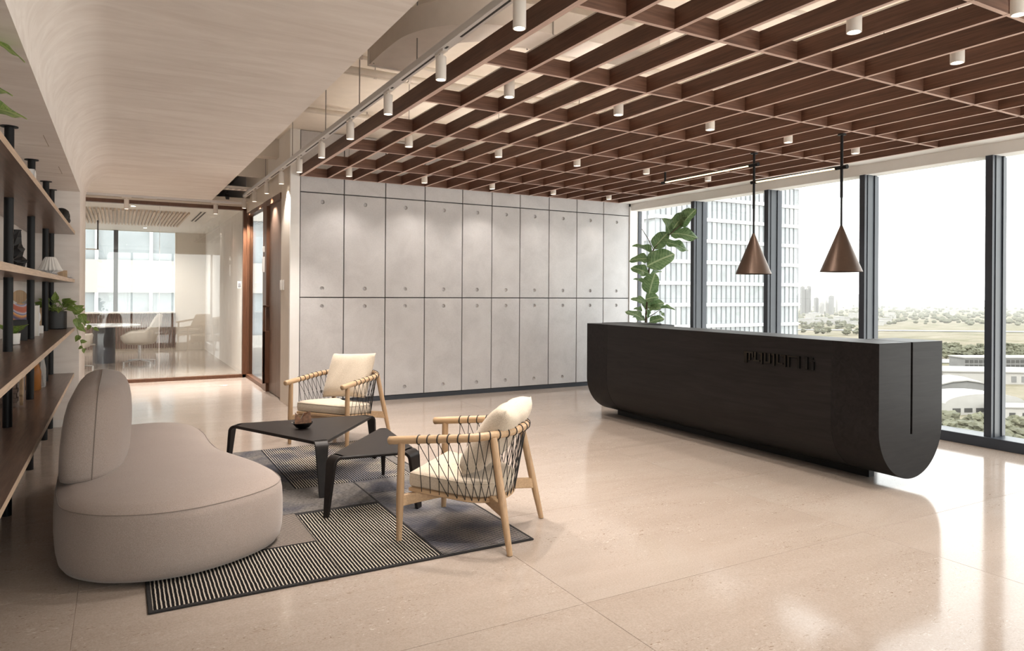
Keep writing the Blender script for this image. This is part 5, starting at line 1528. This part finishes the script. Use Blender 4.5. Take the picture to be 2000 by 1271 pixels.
# scattered houses and the far skyline
rnd = random.Random(21)
for i in range(26):
    p = rnd.uniform(1560, 1740) if i < 18 else rnd.uniform(1840, 2000); w_ = rnd.uniform(1050, 1500) if i < 18 else rnd.uniform(1500, 2400)
    t = oriented('white_house', kk(p), w_, 'small white house in the hazy far quarter', 'house', rnd.uniform(-.5, .5), 'white houses in the far quarter')
    a, b_, c = rnd.uniform(8, 20), rnd.uniform(7, 12), rnd.uniform(5, 12)
    MB().box((0, 0, 0), (a, b_, c)).build('wall', M['bld_white'], t); MB().box((-.4, -.4, c), (a + .4, b_ + .4, c + .8)).build('roof', M['bld_roof'], t)
sk = MB()
for i in range(420):
    c = gp_(kk(rnd.uniform(1530, 2060)), rnd.uniform(2500, 4100)); s = rnd.uniform(8, 30); hh = rnd.uniform(6, 26) if rnd.random() < .9 else rnd.uniform(30, 55)
    sk.box(c, c + Vector((s, s, hh)))
so = sk.build('far_skyline', M['bld_white']); tag(so, 'uncountable pale blocks of the town on the horizon', 'skyline', kind='stuff')
# trees
def tree_mesh(seed):
    rd = random.Random(seed); bm = bmesh.new()
    bmesh.ops.create_icosphere(bm, subdivisions=3, radius=1.0)
    ph = [rd.uniform(0, 6) for _ in range(6)]
    for v in bm.verts:
        n_ = v.co.normalized()
        d_ = 0.16 * math.sin(5 * n_.x + ph[0]) + 0.16 * math.sin(6 * n_.y + ph[1]) + 0.13 * math.sin(7 * n_.z + ph[2]) + 0.12 * math.sin(13 * n_.x + 11 * n_.y + ph[3]) + rd.uniform(-.08, .08)
        v.co = Vector((n_.x * (1 + d_), n_.y * (1 + d_), n_.z * 0.75 * (1 + d_) + 1.05))
    me = bpy.data.meshes.new('tree'); bm.to_mesh(me); bm.free(); me.materials.append(M['crown'])
    me2 = MB()
    return me
TM = [tree_mesh(s) for s in range(4)]
tk = MB().tube([(0, 0, 0), (0, 0, 0.6)], [0.10, 0.07], 6).mesh('trunk', M['trunk'])
def tree(k, w_, r_, label, group):
    t = empty('tree', gp_(k, w_)); tag(t, label, 'tree', group)
    inst('crown', TM[rnd.randrange(4)], t, (0, 0, 0), (0, 0, rnd.uniform(0, 6)), (r_, r_, r_ * rnd.uniform(.8, 1.15)))
    inst('trunk', tk, t, (0, 0, 0), (0, 0, 0), (r_, r_, r_))
for i in range(34):
    left = i < 22
    tree(kk(rnd.uniform(1842, 1915) if left else rnd.uniform(1957, 2010)), rnd.uniform(205, 250), rnd.uniform(1.7, 3.2), 'bushy olive tree in the grove below the window sill', 'trees in the near grove')
for i in range(130):
    tree(kk(rnd.uniform(1690, 2010)), rnd.uniform(505, 620), rnd.uniform(2.0, 3.6), 'small tree in the dense belt across the plain', 'trees in the belt across the plain')
for i in range(60):
    tree(kk(rnd.uniform(1560, 1700)), rnd.uniform(800, 1250), rnd.uniform(2.5, 4.5), 'tiny hazy tree among the houses by the far towers', 'trees by the far towers')
tf = bmesh.new()
mbt = MB()
for i in range(900):
    c = gp_(kk(rnd.uniform(1540, 2050)), rnd.choice((rnd.uniform(1100, 2000), rnd.uniform(2200, 4100)))); s = rnd.uniform(2.5, 6)
    mbt.lathe([(s * .6, 0), (s, s * .5), (s * .7, s), (s * .1, s * 1.3)], 6, c)
tf.free()
so = mbt.build('far_trees', M['crown']); tag(so, 'uncountable tiny trees scattered over the far plain', 'trees', kind='stuff')

# thin summer haze lying over the plain
hz_m = bpy.data.materials.new('summer_haze'); hz_m.use_nodes = True
hn = hz_m.node_tree; hn.nodes.clear()
ho = hn.nodes.new('ShaderNodeOutputMaterial'); hs = hn.nodes.new('ShaderNodeVolumeScatter')
hs.inputs['Color'].default_value = (1.0, 0.97, 0.93, 1); hs.inputs['Density'].default_value = 0.00021
hn.links.new(hs.outputs[0], ho.inputs['Volume'])
hz = MB()
hp = [gp_(0.30, 650), gp_(0.90, 650), gp_(1.0, 4300), gp_(0.30, 4300)]
hz.rings([[p + Vector((0, 0, -1)) for p in hp], [p + Vector((0, 0, 190)) for p in hp]])
tag(hz.build('haze', hz_m), 'thin pale haze lying over the far plain', 'haze', kind='stuff')
